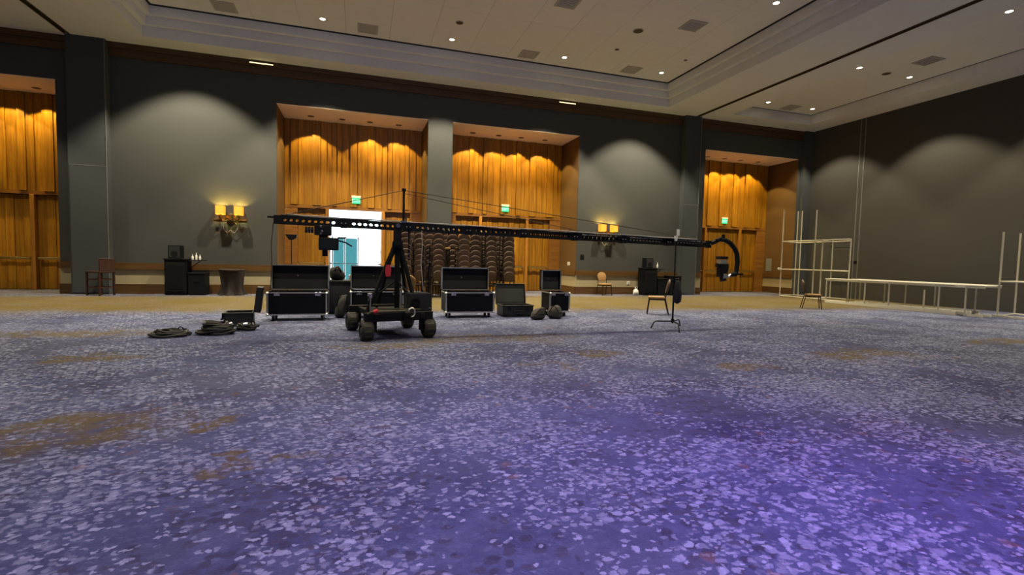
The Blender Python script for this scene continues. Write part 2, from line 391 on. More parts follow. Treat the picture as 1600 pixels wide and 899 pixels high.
# ceiling: lower plane, partition tracks, stepped tray
TX0, TX1, TY0, TY1 = -6.0, 11.66, -5.4, 16.95
ce = MB()
def ring(mb, ox0, ox1, oy0, oy1, ix0, ix1, iy0, iy1, z0, z1):
    mb.box(ox0, ox1, iy1, oy1, z0, z1); mb.box(ox0, ox1, oy0, iy0, z0, z1)
    mb.box(ox0, ix0, iy0, iy1, z0, z1); mb.box(ix1, ox1, iy0, iy1, z0, z1)
ring(ce, TL+.075, TR-.075, YF, D, TX0, TX1, TY0, TY1, H, H+.06)
SX0, SX1, SY0, SY1 = 14.62, 18.72, -6.6, 16.78
ring(ce, TR+.075, XR, YF, D, SX0, SX1, SY0, SY1, H, H+.06)
ce.box(XL, TL-.075, YF, D, H, H+.06)
ceiling = struct('ceiling', ce, 'ceiling', 'lower perimeter of the pale plaster ceiling', 'ceiling')
tk = MB()
for x in (TL, TR): tk.box(x-.12, x+.12, YF, D, H+.07, H+.1); tk.box(x-.085, x-.055, YF, D-.25, H-.012, H+.08); tk.box(x+.055, x+.085, YF, D-.25, H-.012, H+.08)
struct('trim_4', tk, 'track', 'dark slots in the ceiling for the folding partitions', 'ceiling track')
for k in range(3):
    z0 = H+.06+k*.24; i = k*.14
    m = MB(); ring(m, TX0-.3, TX1+.3, TY0-.3, TY1+.3, TX0+i, TX1-i, TY0+i, TY1-i, z0 if k == 0 else z0+.0, z0+.24)
    struct('trim_%d' % (5+k), m, 'ceiling', '%s step of the pale stepped tray around the main ceiling' % ['lowest', 'middle', 'highest'][k], 'ceiling tray')
HT = 8.3
m = MB(); ring(m, TX0-.3, TX1+.3, TY0-.3, TY1+.3, TX0+.32, TX1-.32, TY0+.32, TY1-.32, HT-.005, HT+.03)
struct('trim_8', m, 'gap', 'thin dark strip painted as a shadow gap around the raised ceiling panels', 'shadow gap')  # flush strip; the shade of a gap is put into its dark colour
tray = struct('ceiling_tray', MB().box(TX0-.3, TX1+.3, TY0-.3, TY1+.3, HT+.03, HT+.1), 'gap', 'raised main ceiling of large pale panels', 'ceiling')
pw, ph = 1.29, 2.575
x = TX0+.34
nx = int(round((TX1-TX0-.68)/pw)); pw = (TX1-TX0-.68)/nx
ny = int(round((TY1-TY0-.68)/ph)); ph = (TY1-TY0-.68)/ny
p0 = MB().box(.003, pw-.003, .003, ph-.003, 0, .026).build('ceiling_panel', 'panel', tray, 0, loc=(TX0+.34, TY0+.34, HT))
for i in range(nx):
    for j in range(ny):
        if i or j: linked('ceiling_panel', p0, tray, (TX0+.34+i*pw, TY0+.34+j*ph, HT))
HS = 7.9
m = MB(); ring(m, SX0-.3, SX1+.3, SY0-.3, SY1+.3, SX0, SX1, SY0, SY1, H+.06, HS+.0)
struct('trim_9', m, 'ceiling', 'plain upstand around the raised ceiling on the right', 'ceiling tray')
m = MB(); ring(m, SX0-.1, SX1+.1, SY0-.1, SY1+.1, SX0+.03, SX1-.03, SY0+.03, SY1-.03, HS-.01, HS+.01)
struct('trim_10', m, 'gap', 'thin dark line around the raised ceiling on the right', 'shadow gap')  # dark strip painted in place of a shaded gap
struct('ceiling_side', MB().box(SX0-.3, SX1+.3, SY0-.3, SY1+.3, HS, HS+.1), 'panel', 'raised pale ceiling field over the right hand bay', 'ceiling')

# ------------------------------------------------------------------ wooden recesses with doors
def leaf(x0, x1, y, parent, z1=HDR-.02, n=4):
    """boards, ledge and kick boards of a door or fixed panel; y is the front face of the core"""
    w = (x1-x0)/n
    for i in range(n):
        dz = 0.018 if i % 2 else 0.006
        MB().box(.006, w-.006, -dz-.02, 0, 0, z1-1.06).build('plank', 'wood', parent, loc=(x0+i*w, y, 1.06))
        MB().box(.006, w-.006, -dz-.012, 0, 0, .94).build('plank', 'wood', parent, loc=(x0+i*w, y, 0.02))
    pb = MB().box(x0+.04, x1-.04, y-.17, y-.12, .985, 1.045).box(x0+.06, x0+.10, y-.13, y, .99, 1.04).box(x1-.10, x1-.06, y-.13, y, .99, 1.04).build('push_bar', 'brass', parent, .006)
    return pb
dn = 0
for bi, (c, hw, where) in enumerate(BAYS):
    yb = D+RD
    # lining of the recess: jambs and soffit
    j = MB().box(c-hw, c-hw+.008, D+.03, yb, .95, SOF).box(c+hw-.008, c+hw, D+.03, yb, .95, SOF)
    struct('wall_recess_%d' % (bi+1), j, 'jamb', 'brown side linings of the %s wooden recess' % where, 'wall')
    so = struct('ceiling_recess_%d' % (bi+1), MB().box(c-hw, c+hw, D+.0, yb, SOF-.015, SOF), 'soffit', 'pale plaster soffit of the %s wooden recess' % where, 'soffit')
    up_ = struct('wall_panelling_%d' % (bi+1), MB().box(c-hw, c+hw, yb, yb+.06, HDR, SOF), 'wood', 'orange brown vertical board panelling over the doors of the %s recess' % where, 'panelling')
    xx = c-hw+.004; k = 0
    rr = random.Random(bi+3)
    while xx < c+hw-.02:
        w = min(rr.choice((.17, .21, .26, .30)), c+hw-.004-xx)
        if w < .08: break
        dd = (.015, .07, .04)[k % 3]
        MB().box(.009, w-.009, -dd, 0, 0, SOF-HDR-.13).build('plank', 'wood', up_, loc=(xx, yb, HDR+.115)); xx += w; k += 1
    fr = MB().box(c-hw, c+hw, yb-.04, yb+.2, HDR, HDR+.11)
    for s_ in (-1, 1):
        fr.box(min(c+s_*2.03, c+s_*(hw-.005)), max(c+s_*2.03, c+s_*(hw-.005)), yb-.03, yb+.2, 0, HDR)
    frame = struct('trim_%d' % (11+bi), fr, 'woodx', 'wooden header and side pilasters framing the doors of the %s recess' % where, 'door frame')
    for s_ in (-1, 1):
        MB().box(c+s_*1.01-.06, c+s_*1.01+.06, yb-.06, yb+.22, 0, HDR).build('mullion', 'woodz', frame, .008)
    # side panels
    for s_, lr in ((-1, 'left'), (1, 'right')):
        a, b = sorted((c+s_*1.07, c+s_*2.03)); dn += 1
        d_ = struct('door_%d' % dn, MB().box(a, b, yb+.13, yb+.19, 0, HDR), 'wood', '%s narrow boarded side door of the %s recess' % (lr, where), 'door')
        leaf(a, b, yb+.13, d_)
    dn += 1
    if bi != 1:
        d_ = struct('door_%d' % dn, MB().box(c-.95, c+.95, yb+.13, yb+.19, 0, HDR), 'wood', 'wide boarded double door in the centre of the %s recess' % where, 'door')
        leaf(c-.95, c-.004, yb+.13, d_); leaf(c+.004, c+.95, yb+.13, d_)
    else:
        for s_, lr in ((-1, 'left'), (1, 'right')):
            x0 = c+s_*.95
            d_ = struct('door_%d' % dn, MB().box(min(x0, x0+s_*.05), max(x0, x0+s_*.05), yb+.26, yb+1.2, 0.01, HDR-.02), 'wood', '%s leaf of the open double door, swung out to the bright foyer' % lr, 'door')
            for zz in (.4, 1.5, 2.6):
                MB().cyl((x0-s_*.012, yb+.25, zz-.06), (x0-s_*.012, yb+.25, zz+.06), .014).build('hinge', 'chrome', d_)
            MB().box(min(x0-s_*.1, x0-s_*.06), max(x0-s_*.1, x0-s_*.06), yb+.35, yb+1.1, .99, 1.04).box(min(x0, x0-s_*.07), max(x0, x0-s_*.07), yb+.36, yb+.40, .99, 1.04).box(min(x0, x0-s_*.07), max(x0, x0-s_*.07), yb+1.05, yb+1.09, .99, 1.04).build('push_bar', 'chrome', d_)
            dn += 1
    # soffit spots
    fx = {0: (-1.45, -.50, .5, 1.5), 1: (-1.52, -.47, .49, 1.52), 2: (-1.52, -.47, .47, 1.5), 3: (-1.55, -.6, .30, 1.33)}[bi]
    for i, dx in enumerate(fx):
        lit = not (bi == 1 and i == 1)
        t = thing('recess_spotlight', '%s %sspotlight from the left in the soffit of the %s recess' % (ORD[i], '' if lit else 'unlit ', where), 'spotlight', (c+dx, 18.94, SOF-.015), 0, 'soffit spotlights')
        MB().lathe([(.115, -.004), (.115, 0), (.08, 0), (.08, .004)], 16).lathe([(.085, -.003), (.085, 0)], 16).build('trim_ring', 'baylens', t)
        if lit:
            lamp('recess_spot_light', 'SPOT', (0, 0, -.02), BAY_W, BAY_COL, t, None, spot_size=math.radians(98), spot_blend=.16, shadow_soft_size=.03)
    # exit sign
    t = thing('exit_sign', 'green illuminated EXIT sign over the doors of the %s recess' % where, 'exit sign', (c+.02, yb-.06, 3.30), 0, 'exit signs')
    MB().box(-.17, .17, -.05, 0, .215, .29).build('housing', 'white', t, .006)
    MB().box(-.15, .15, -.035, -.015, 0, .215).build('panel', 'exit', t)
    cu = bpy.data.curves.new('exit_text', 'FONT'); cu.body = 'EXIT'; cu.size = .15; cu.align_x = 'CENTER'; cu.extrude = .002
    tmp = bpy.data.objects.new('tmp', cu); COL.objects.link(tmp)
    me = bpy.data.meshes.new_from_object(tmp.evaluated_get(bpy.context.evaluated_depsgraph_get())); bpy.data.objects.remove(tmp)
    me.materials.clear(); me.materials.append(M['exit_letter'])
    lo = bpy.data.objects.new('lettering', me); COL.objects.link(lo); lo.parent = t; lo.location = (0, -.039, .055); lo.rotation_euler = (PI/2, 0, 0)

# right wall: partition joint and flush door
wr = MB().box(XR-.012, XR, 15.14, 15.17, 0, H).box(XR-.012, XR, 15.34, 15.37, 0, H)
struct('trim_15', wr, 'strip', 'pale vertical joint strips of the folding partition on the right wall', 'joint strip')
d_ = struct('door_20', MB().box(XR-.03, XR, 15.5, 16.35, 0, 2.2), 'wall_right', 'flush grey door in the right wall behind the pipe tower', 'door')
MB().box(XR-.04, XR, 15.45, 15.5, 0, 2.25).box(XR-.04, XR, 16.35, 16.4, 0, 2.25).box(XR-.04, XR, 15.45, 16.4, 2.2, 2.25).build('door_frame', 'column', d_)
MB().cyl((XR-.03, 15.6, 1.0), (XR-.09, 15.6, 1.0), .012).cyl((XR-.085, 15.6, 1.0), (XR-.085, 15.72, 1.0), .011).build('handle', 'chrome', d_)

# foyer beyond the open door
fy = D+RD+.3
fo = MB().box(-3.2, -3.0, fy, 24.6, 0, 4.2).box(3.0, 3.2, fy, 24.6, 0, 4.2).box(-3.2, 3.2, fy, 24.6, 4.2, 4.3)
struct('wall_foyer', fo, 'foyer', 'white walls and ceiling of the bright foyer beyond the open door', 'wall')
wf = MB()
for x in (-1.12, -.62, -.07): wf.box(x-.025, x+.025, 22.46, 22.54, 0, 2.15)
for x in (-2.9, 1.2, 2.9): wf.box(x-.015, x+.015, 22.47, 22.53, 0, 4.2)
for z, h_ in ((.03, .03), (2.12, .015), (4.17, .03)): wf.box(-3, 3, 22.47, 22.53, z-h_, z+h_)
wf.box(-1.12, -.07, 22.47, 22.53, .97, 1.0)
win = struct('window_1', wf, 'vent', 'glazed entrance front of the foyer with teal glass doors', 'window')
for a, b in ((-1.09, -.65), (-.59, -.10)):
    MB().box(a, b, 22.49, 22.51, .06, 2.09).build('pane', 'teal', win)
for a, b in ((-2.87, -1.15), (-.04, 1.17), (1.23, 2.87)):
    MB().box(a, b, 22.49, 22.51, .06, 2.09).build('pane', 'glass', win)
for a, b in ((-2.87, -1.15), (-1.09, -.65), (-.59, -.10), (-.04, 1.17), (1.23, 2.87)):
    MB().box(a, b, 22.49, 22.51, 2.15, 4.14).build('pane', 'glass', win)
#PART2
# ------------------------------------------------------------------ ceiling fittings
def downlight(loc, energy, label, rad=.11, size=92):
    t = thing('downlight', label, 'downlight', loc, 0, 'ceiling downlights')
    MB().lathe([(rad*.62, .0), (rad*.75, -.012), (rad, -.008), (rad, .0)], 18, closed=True).build('trim_ring', 'white', t, smooth=True)
    MB().lathe([(rad*.64, -.006), (rad*.64, -.002)], 16).build('lens', 'lens', t)
    lamp('downlight_lamp', 'SPOT', (0, 0, -.03), energy, DOWN_COL, t, None, spot_size=math.radians(size), spot_blend=.32, shadow_soft_size=.07)
for j, y in enumerate((15.87, 10.7, 5.5, .3, -4.2)):
    for i, x in enumerate((-4.95, -1.08, 2.78, 6.68, 10.54)):
        if j == 0 and i > 0: lb = 'small bright downlight in the raised ceiling by the back wall, %s from the left' % ORD[i-1]
        elif j == 1 and i == 4: lb = 'bright downlight at the top edge of the picture beside the tray edge'
        else: lb = 'round downlight of the main ceiling above the top edge of the picture'
        downlight((x, y, HT), DOWN_W*(2.9, 1.0, .55, .3, .3)[j], lb)
for j, y in enumerate((16.07, 12.31, 8.43, 4.6, .8)):
    for i, x in enumerate((15.69, 18.01)):
        w = [['left', 'right'][i] + ' one of the farthest pair', ['left', 'right'][i]+' one of the second pair', 'largest looking one near the upper right corner'][j] if j < 3 and not (j == 2 and i) else None
        lb = 'small downlight of the right ceiling, %s' % w if w else 'round downlight of the right hand ceiling outside the picture'
        downlight((x, y, HS), SIDE_W*(1.8 if i else .6), lb, size=96)
for x, y in ((-13.2, 15.6), (-10.2, 15.6), (-13.2, 9), (-10.2, 9), (-11.7, 3)):
    downlight((x, y, H), SIDE_W, 'round downlight of the left hand ceiling outside the picture')

def vent(loc, label):
    t = thing('ceiling_vent', label, 'vent', loc, 0, 'ceiling vents')
    fr = MB(); ring(fr, -.3, .3, -.3, .3, -.24, .24, -.24, .24, -.02, 0); fr.build('frame', 'vent', t)
    MB().box(-.245, .245, -.245, .245, -.006, 0).build('backing', 'gap', t)
    for k in range(6):
        y = -.2+k*.08
        MB().bar((-.24, y, -.012), (.24, y, -.012), .045, .005, (0, .5, 1)).build('slat', 'vent', t)
for x, y, l in ((-3.7, 16.07, 'leftmost of those by the back wall'), (.21, 16.05, 'second from the left by the back wall'), (5.45, 16.07, 'third from the left by the back wall'), (9.36, 16.01, 'nearest the tray corner'), (9.3, 12.49, 'right one of the nearer row'), (5.34, 12.53, 'at the top edge of the picture')):
    vent((x, y, HT), 'grey square air vent in the main ceiling, %s' % l)
for x, y, l in ((17.03, 16.26, 'farthest, near the corner'), (17.11, 11.17, 'the nearer one')):
    vent((x, y, HS), 'grey square air vent in the right hand ceiling, %s' % l)
def speaker(loc, label, r=.13):
    t = thing('ceiling_speaker', label, 'speaker', loc, 0, 'ceiling speakers')
    MB().lathe([(r, 0), (r, -.012), (r*.9, -.016)], 18).build('rim', 'vent', t)
    MB().lathe([(r*.85, -.016), (r*.6, -.024), (.01, -.027)], 18).build('grille', 'track', t)
for x, y, l, r in ((2.79, 14.68, 'leftmost, behind the second downlight', .12), (7.98, 13.32, 'large one between the vents', .16), (8.03, 14.68, 'small one right of the third downlight', .08), (10.64, 14.62, 'smallest, near the tray corner', .06)):
    speaker((x, y, HT), 'round grey ceiling speaker, %s' % l, r)
speaker((16.97, 12.35, HS), 'round grey ceiling speaker in the right hand ceiling', .14)

# stage wash lights on an unseen stand behind the camera, plus two added fill uplights
t = thing('stage_light_stand', 'black stand with stage wash lights and two added fill uplights behind the camera', 'stage light', (3.2, -1.6, 0), 0)
MB().cyl((0, 0, .35), (0, 0, 5.1), .026).bar((-.9, 0, 5.1), (.9, 0, 5.1), .05, .05).build('pole', 'black', t)
for a in (0.3, 2.4, 4.5): MB().cyl((0, 0, .9), (.62*math.cos(a), .62*math.sin(a), .01), .014).build('leg', 'black', t)
for i, (dx, tgt, e, ccol, sz) in enumerate(((.75, (2.3, 1.0), 760, (.29, .012, 1.0), 70), (.0, (4.2, 3.0), 330, (.33, .10, 1.0), 64), (-.75, (.1, 2.0), 420, (.42, .34, 1.0), 64))):
    aim = Vector((tgt[0]-3.2, tgt[1]+1.6, 0)); p = Vector((dx, 0, 4.93)); d = (aim-p).normalized()
    MB().cyl(p-d*.2, p+d*.05, .11, .12, 16).cyl(p-d*.26, p-d*.2, .08, .1, 12).build('lamp_head', 'black', t, smooth=True)
    lamp('wash_or_fill_lamp', 'SPOT', p+d*.08, e*1.0, ccol, t, aim, spot_size=math.radians(sz), spot_blend=.9, shadow_soft_size=.12)

for i, (dx, tgt, e) in enumerate(((-.4, (-1.5, 9.0, 8.3), 230), (.4, (9.0, 10.0, 8.3), 60))):  # added uplights, unseen, giving bluish fill to ceiling and upper walls
    aim = Vector((tgt[0]-3.2, tgt[1]+1.6, tgt[2])); p = Vector((dx, 0, 5.3)); d = (aim-p).normalized()
    MB().cyl(p-d*.16, p+d*.05, .11, .12, 16).cyl(p-d*.22, p-d*.16, .08, .1, 12).build('lamp_head', 'black', t, smooth=True)
    lamp('wash_or_fill_lamp', 'SPOT', p+d*.08, e, (.50, .58, 1.0), t, aim, spot_size=math.radians(120), spot_blend=1.0, shadow_soft_size=.12)

# ------------------------------------------------------------------ wall sconces
def sconce(loc, label):
    t = thing('wall_sconce', label, 'wall lamp', loc, 0, 'wall sconces')
    MB().lathe([(.17, 0), (.17, -.03), (.11, -.06), (.03, -.075)], 20, (0, 0, -.02), 'y').build('back_plate', 'bronze', t, smooth=True)
    st = []
    for k in range(10):
        a = PI/2+k*PI/5; r = .1 if k % 2 == 0 else .04; st.append((r*math.cos(a), -.02+r*math.sin(a)))
    MB().prism(st, 'y', -.10, -.07).build('star_boss', 'brass', t)
    for s in (-1, 1):
        MB().tube([(s*.05, -.06, -.05), (s*.13, -.13, -.11), (s*.22, -.17, -.10), (s*.27, -.18, 0), (s*.27, -.18, .09)], .018, 8).build('arm', 'bronze', t, smooth=True)
        MB().cyl((s*.27, -.18, .05), (s*.27, -.18, .09), .05, .07, 12).build('cup', 'brass', t, smooth=True)
        MB().box(s*.27-.20 if s < 0 else s*.27-.06, s*.27+.06 if s < 0 else s*.27+.2, -.10, -.07, -.14, -.06).build('side_leaf', 'bronze', t, .01)
        lo = bpy.data.objects.new('scroll', None)
        pts = [(s*(.10+.10*math.sin(u*PI)), -.10+.02*u, -.12-.36*u) for u in [k/8 for k in range(9)]] + [(s*(.06-.05*math.sin(k/6*PI)), -.08, -.48+.10*math.sin(k/6*PI)) for k in range(1, 6)]
        bpy.data.objects.remove(lo)
        MB().tube(pts, .010, 6).build('scroll', 'pipe', t, smooth=True)
        cx = s*.26; w = .118; b = .012
        sh = MB(); sh.box(cx-w, cx+w, -.18-w, -.18-w+b, .09, .36).box(cx-w, cx+w, -.18+w-b, -.18+w, .09, .36).box(cx-w, cx-w+b, -.18-w, -.18+w, .09, .36).box(cx+w-b, cx+w, -.18-w, -.18+w, .09, .36)
        sh.build('lamp_shade', 'shade', t)
        lamp('bulb', 'POINT', (cx, -.18, .29), SCONCE_W, (1.0, .84, .20), t, None, shadow_soft_size=.03)
sconce((-3.96, D, 2.45), 'amber two-shade wall sconce left of the wooden recess with the open door')
sconce((9.52, D, 2.45), 'amber two-shade wall sconce seen above the thin end of the crane beam')

# wall plates
def plate(name, label, cat, loc, rz, mm, w=.09, h=.12):
    t = thing(name, label, cat, loc, rz)
    MB().box(-w/2, w/2, -.012, 0, -h/2, h/2).build('plate', mm, t, .003)
    if name != 'wall_panel': MB().box(-w/5, w/5, -.018, -.01, h*.08, h*.34).box(-w/5, w/5, -.018, -.01, -h*.34, -h*.08).build('socket', 'vent' if mm == 'white' else 'black', t)
plate('wall_switch', 'white switch plate on the side of the recess right of the chair stacks', 'switch', (8.242, 18.5, 1.22), -PI/2, 'white', .26, .14)
plate('wall_control', 'black control box on the wall below left of the right hand sconce', 'control box', (8.50, D, 1.50), 0, 'black', .17, .18)
plate('wall_socket', 'white socket plate in the cream wainscot by the right hand sconce', 'socket', (10.62, D-.012, .47), 0, 'white', .13, .13)
plate('wall_switch', 'dark switch plate on the right wall beside the pipe tower', 'switch', (XR, 15.26, 1.55), -PI/2, 'black', .14, .11)
plate('wall_panel', 'tall pale access panel on the side of the far right recess', 'panel', (19.292, 19.2, 1.36), -PI/2, 'strip', .34, .62)


# ------------------------------------------------------------------ chairs
def banquet_chair(label, back='tan', seat='tan', loc=(0, 0, 0), rz=0.0, group=None, name='banquet_chair'):
    """faces -y; width .43"""
    t = thing(name, label, 'chair', loc, rz, group)
    MB().box(-.205, .205, -.22, .20, .40, .46).build('seat', seat, t, .022, True)
    # rounded backrest, slightly reclined
    poly = []
    for k in range(13):
        a = PI*k/12; poly.append((.195*math.cos(a), .75+.17*math.sin(a)))
    poly = [(.16, .55)]+poly+[(-.16, .55)]
    b = MB().prism(poly, 'y', -.022, .032)
    b.xf(Matrix.Translation((0, .20, .45)) @ Matrix.Rotation(-.22, 4, 'X') @ Matrix.Translation((0, 0, -.45)))
    b.build('backrest', back, t, .022, True)
    for s in (-1, 1):
        MB().bar((s*.185, -.18, .41), (s*.205, -.23, 0), .024, .024, (0, 1, 0)).build('leg', 'legmetal', t)
        MB().tube([(s*.215, .30, 0), (s*.195, .20, .42), (s*.19, .235, .62)], .013, 6).build('leg', 'legmetal', t)
    MB().bar((-.19, -.19, .385), (.19, -.19, .385), .02, .03).bar((-.19, .17, .385), (.19, .17, .385), .02, .03).bar((-.18, -.19, .385), (-.18, .17, .385), .02, .03).bar((.18, -.19, .385), (.18, .17, .385), .02, .03).build('seat_frame', 'legmetal', t)
    return t
banquet_chair('banquet chair with tan seat standing behind the light stand at the crane tip', 'brown', 'tan', (7.33, 10.85, 0), -2.12)
banquet_chair('lone banquet chair in front of the long white pipe frame', 'brown', 'tan', (13.6, 11.75, 0), .85)
banquet_chair('tan round-backed banquet chair against the back wall under the right sconce', 'tan', 'tan', (9.28, 17.30, 0), 0)
banquet_chair('tan round-backed banquet chair right behind the crane dolly', 'tan', 'brown', (1.16, 12.0, 0), PI-.25)
first = None
stacks = [(1.43, 16.5, 9), (1.90, 16.6, 9), (2.50, 16.45, 9), (3.04, 16.75, 9), (3.26, 15.95, 8), (3.76, 16.5, 9), (4.33, 16.5, 9), (4.94, 16.45, 9)]
for si, (x, y, n) in enumerate(stacks):
    for k in range(n):
        if first is None:
            first = banquet_chair('', 'brown', 'brown', name='stacked_chair'); o = first
        else: o = copy_tree(first)
        o.location = (x, y-.05+.013*k, .176*k); o.rotation_euler = (0, 0, PI+.03*math.sin(k*2.1+si))
        tag(o, 'brown stacked banquet chair, %s up in the %s front-row stack from the left' % (ORD[k], ORD[si]), 'chair', 'stacked brown chairs by the wooden recess')
for si, (x, n) in enumerate(((1.72, 9), (2.31, 9), (2.90, 9), (4.17, 9), (4.79, 9))):
    for k in range(n):
        o = copy_tree(first); o.location = (x, 17.15+.013*k, .176*k); o.rotation_euler = (0, 0, PI+.03*math.sin(k*1.7+si))
        tag(o, 'brown chair glimpsed between stacks, %s up in the %s back-row stack from left' % (ORD[k], ORD[si]), 'chair', 'stacked brown chairs by the wooden recess')
for x, y, z in ((2.79, 16.1, 1.72), (3.98, 16.0, 2.28), (4.60, 15.95, 2.42)):
    t = thing('chair_truck', 'black upright chair truck with tan grip, %s between the chair stacks' % {2.79: 'left one', 3.98: 'middle one', 4.60: 'right one'}[x], 'hand truck', (x, y, 0), 0, 'chair trucks')
    MB().cyl((-.06, 0, .05), (-.06, 0, z-.1), .02, n=8).cyl((.06, 0, .05), (.06, 0, z-.1), .02, n=8).build('upright', 'black', t)
    for k in range(6): MB().bar((-.06, 0, .25+k*(z-.4)/5), (.06, 0, .25+k*(z-.4)/5), .02, .03).build('crossbar', 'black', t)
    MB().box(-.09, .09, -.03, .03, z-.11, z-.04).build('grip', 'tan', t, .015, True)
    MB().box(-.10, .10, -.04, .12, .05, .08).build('toe_plate', 'black', t)
    for s in (-1, 1): MB().cyl((s*.08, .05, .06), (s*.105, .05, .06), .06, n=12).build('wheel', 'rubber', t)

# bar chair by the left column
t = thing('bar_chair', 'dark wooden bar chair with a square back by the left column', 'chair', (-7.22, 17.15, 0), -.55)
MB().box(-.28, .26, -.22, .24, .66, .71).build('seat', 'darkwood', t, .01)
for x_, y_ in ((-.25, -.19), (.23, -.19), (-.25, .21)):
    MB().box(x_-.022, x_+.022, y_-.022, y_+.022, 0, .66).build('leg', 'darkwood', t)
MB().box(.208, .252, .188, .232, 0, .66).build('leg', 'darkwood', t)
for z in (.22, .45): MB().box(-.25, .23, -.2, -.18, z, z+.035).box(-.25, .23, .2, .22, z, z+.035).box(-.26, -.24, -.19, .21, z, z+.035).box(.22, .24, -.19, .21, z, z+.035).build('stretcher', 'darkwood', t)
MB().box(.22, .26, -.20, .24, .71, 1.08).build('backrest', 'darkwood', t, .012)
for y_ in (-.2, .2): MB().box(.225, .255, y_, y_+.035, .68, .8).build('back_post', 'darkwood', t)

# ------------------------------------------------------------------ black service stands by the wall
def service_stand(loc, label, extra=False):
    t = thing('service_stand', label, 'cabinet', loc, 0, 'black service stands')
    MB().box(-.29, .29, -.25, .25, .03, 1.08).build('body', 'blackp', t, .008)
    MB().box(-.31, .31, -.27, .27, 1.08, 1.12).build('top', 'black', t, .006)
    MB().box(-.25, .25, -.262, -.25, .12, 1.0).build('door', 'black', t, .004)
    MB().box(-.21, .21, -.27, -.262, .2, .92).build('door_panel', 'blackp', t, .003)
    MB().box(-.27, .27, -.24, .24, 0, .03).build('plinth', 'black', t)
    MB().box(.31, .74, -.16, .16, 1.055, 1.08).bar((.29, 0, .8), (.6, 0, 1.05), .03, .02).build('side_shelf', 'black', t)
    return t
def wall_box(loc, label):
    t = thing('speaker_box', label, 'speaker', loc, 0, 'boxes on the service stands')
    MB().box(-.17, .17, -.15, .15, 0, .40).build('cabinet', 'blackp', t, .012)
    MB().box(-.14, .14, -.158, -.15, .03, .37).build('grille', 'foam', t)
    MB().lathe([(.09, -.001), (.075, .012), (.03, .015), (.0, .012)], 16, (0, -.16, .14), 'y').build('cone', 'black', t, smooth=True)
def low_box(loc, label, w=.46, h=.66, mm='blackp'):
    t = thing('storage_box', label, 'box', loc, 0)
    MB().box(-w/2, w/2, -.24, .24, .02, h).build('body', mm, t, .01)
    MB().box(-w/2-.01, w/2+.01, -.25, .25, h, h+.03).build('lid', 'black', t, .006)
    MB().box(-.06, .06, -.252, -.238, h*.65, h*.72).build('handle', 'black', t)
    MB().box(-w/2+.02, w/2-.02, -.22, .22, 0, .02).build('base', 'black', t)
service_stand((-5.33, 17.40, 0), 'tall black service stand left of the draped table')
wall_box((-5.38, 17.40, 1.12), 'small black box on top of the left service stand')
low_box((-4.78, 17.40, 0), 'low black storage box right beside the left service stand')
for i, (dx, h) in enumerate(((.40, .17), (.50, .22), (.60, .16))):
    t = thing('white_bottle', 'small white bottle on the left service stand shelf, %s' % ['left one', 'middle and tallest', 'right one'][i], 'bottle', (-5.33+dx, 17.36, 1.08), 0, 'white bottles on the shelf')
    MB().lathe([(.028, 0), (.03, .02), (.03, h*.6), (.012, h*.8), (.012, h)], 12).build('body', 'white', t, smooth=True)
    MB().lathe([(.014, h), (.014, h+.02)], 10).build('cap', 'vent', t)
service_stand((11.28, 17.40, 0), 'tall black service stand left of the right column')
wall_box((11.26, 17.40, 1.12), 'small black box on top of the right service stand')
low_box((11.85, 17.40, 0), 'low black storage box right beside the right service stand', .44)
low_box((12.45, 17.35, 0), 'black storage box between the right service stand and the column', .5, .78)
t = thing('white_bottle', 'single white bottle on the right service stand shelf', 'bottle', (11.70, 17.36, 1.08))
MB().lathe([(.03, 0), (.032, .02), (.032, .15), (.012, .2), (.012, .26)], 12).build('body', 'white', t, smooth=True)
MB().lathe([(.014, .26), (.014, .28)], 10).build('cap', 'vent', t)
t = thing('plastic_bag', 'small white plastic bag on the floor left of the right service stand', 'bag', (10.72, 17.35, 0))
bm_ = MB().lathe([(.06, 0), (.12, .03), (.13, .12), (.09, .2), (.04, .25)], 12)
rr = random.Random(4)
bm_.v = [(x+rr.uniform(-.02, .02), y*.7+rr.uniform(-.02, .02), max(0, z+rr.uniform(-.01, .02))) for x, y, z in bm_.v]
bm_.build('body', 'white', t, smooth=True)
for s in (-1, 1): MB().tube([(s*.03, -.02, .22), (s*.06, -.02, .32), (s*.02, .02, .34), (0, .02, .24)], .008, 6).build('handle', 'white', t)

# cloth draped table
def draped(loc):
    t = thing('draped_table', 'small table under a dark draped cloth against the back wall', 'table', loc)
    n = 48; rings = [(.0, .82, 0), (.34, .82, 0), (.375, .80, .01), (.33, .60, .02), (.29, .30, .04), (.31, .12, .06), (.37, .015, .08)]
    v = []; f = []
    for i, (r, z, w) in enumerate(rings):
        for k in range(n):
            a = 2*PI*k/n; ra = r+w*math.sin(7*a+.7*math.sin(3*a))
            v.append((ra*math.cos(a)*1.0, ra*math.sin(a)*.75, z+(.0 if i < 3 else .012*math.sin(5*a))))
    for i in range(len(rings)-1):
        for k in range(n): f.append((i*n+k, i*n+(k+1) % n, (i+1)*n+(k+1) % n, (i+1)*n+k))
    MB().add(v, f).build('cloth', 'drape', t, smooth=True)
    MB().cyl((0, 0, .77), (0, 0, .80), .32, n=24).build('table_top', 'darkwood', t)
    MB().cyl((0, 0, .02), (0, 0, .77), .03).cyl((0, 0, 0), (0, 0, .02), .22, n=20).build('pedestal', 'black', t)
draped((-3.84, 17.28, 0))

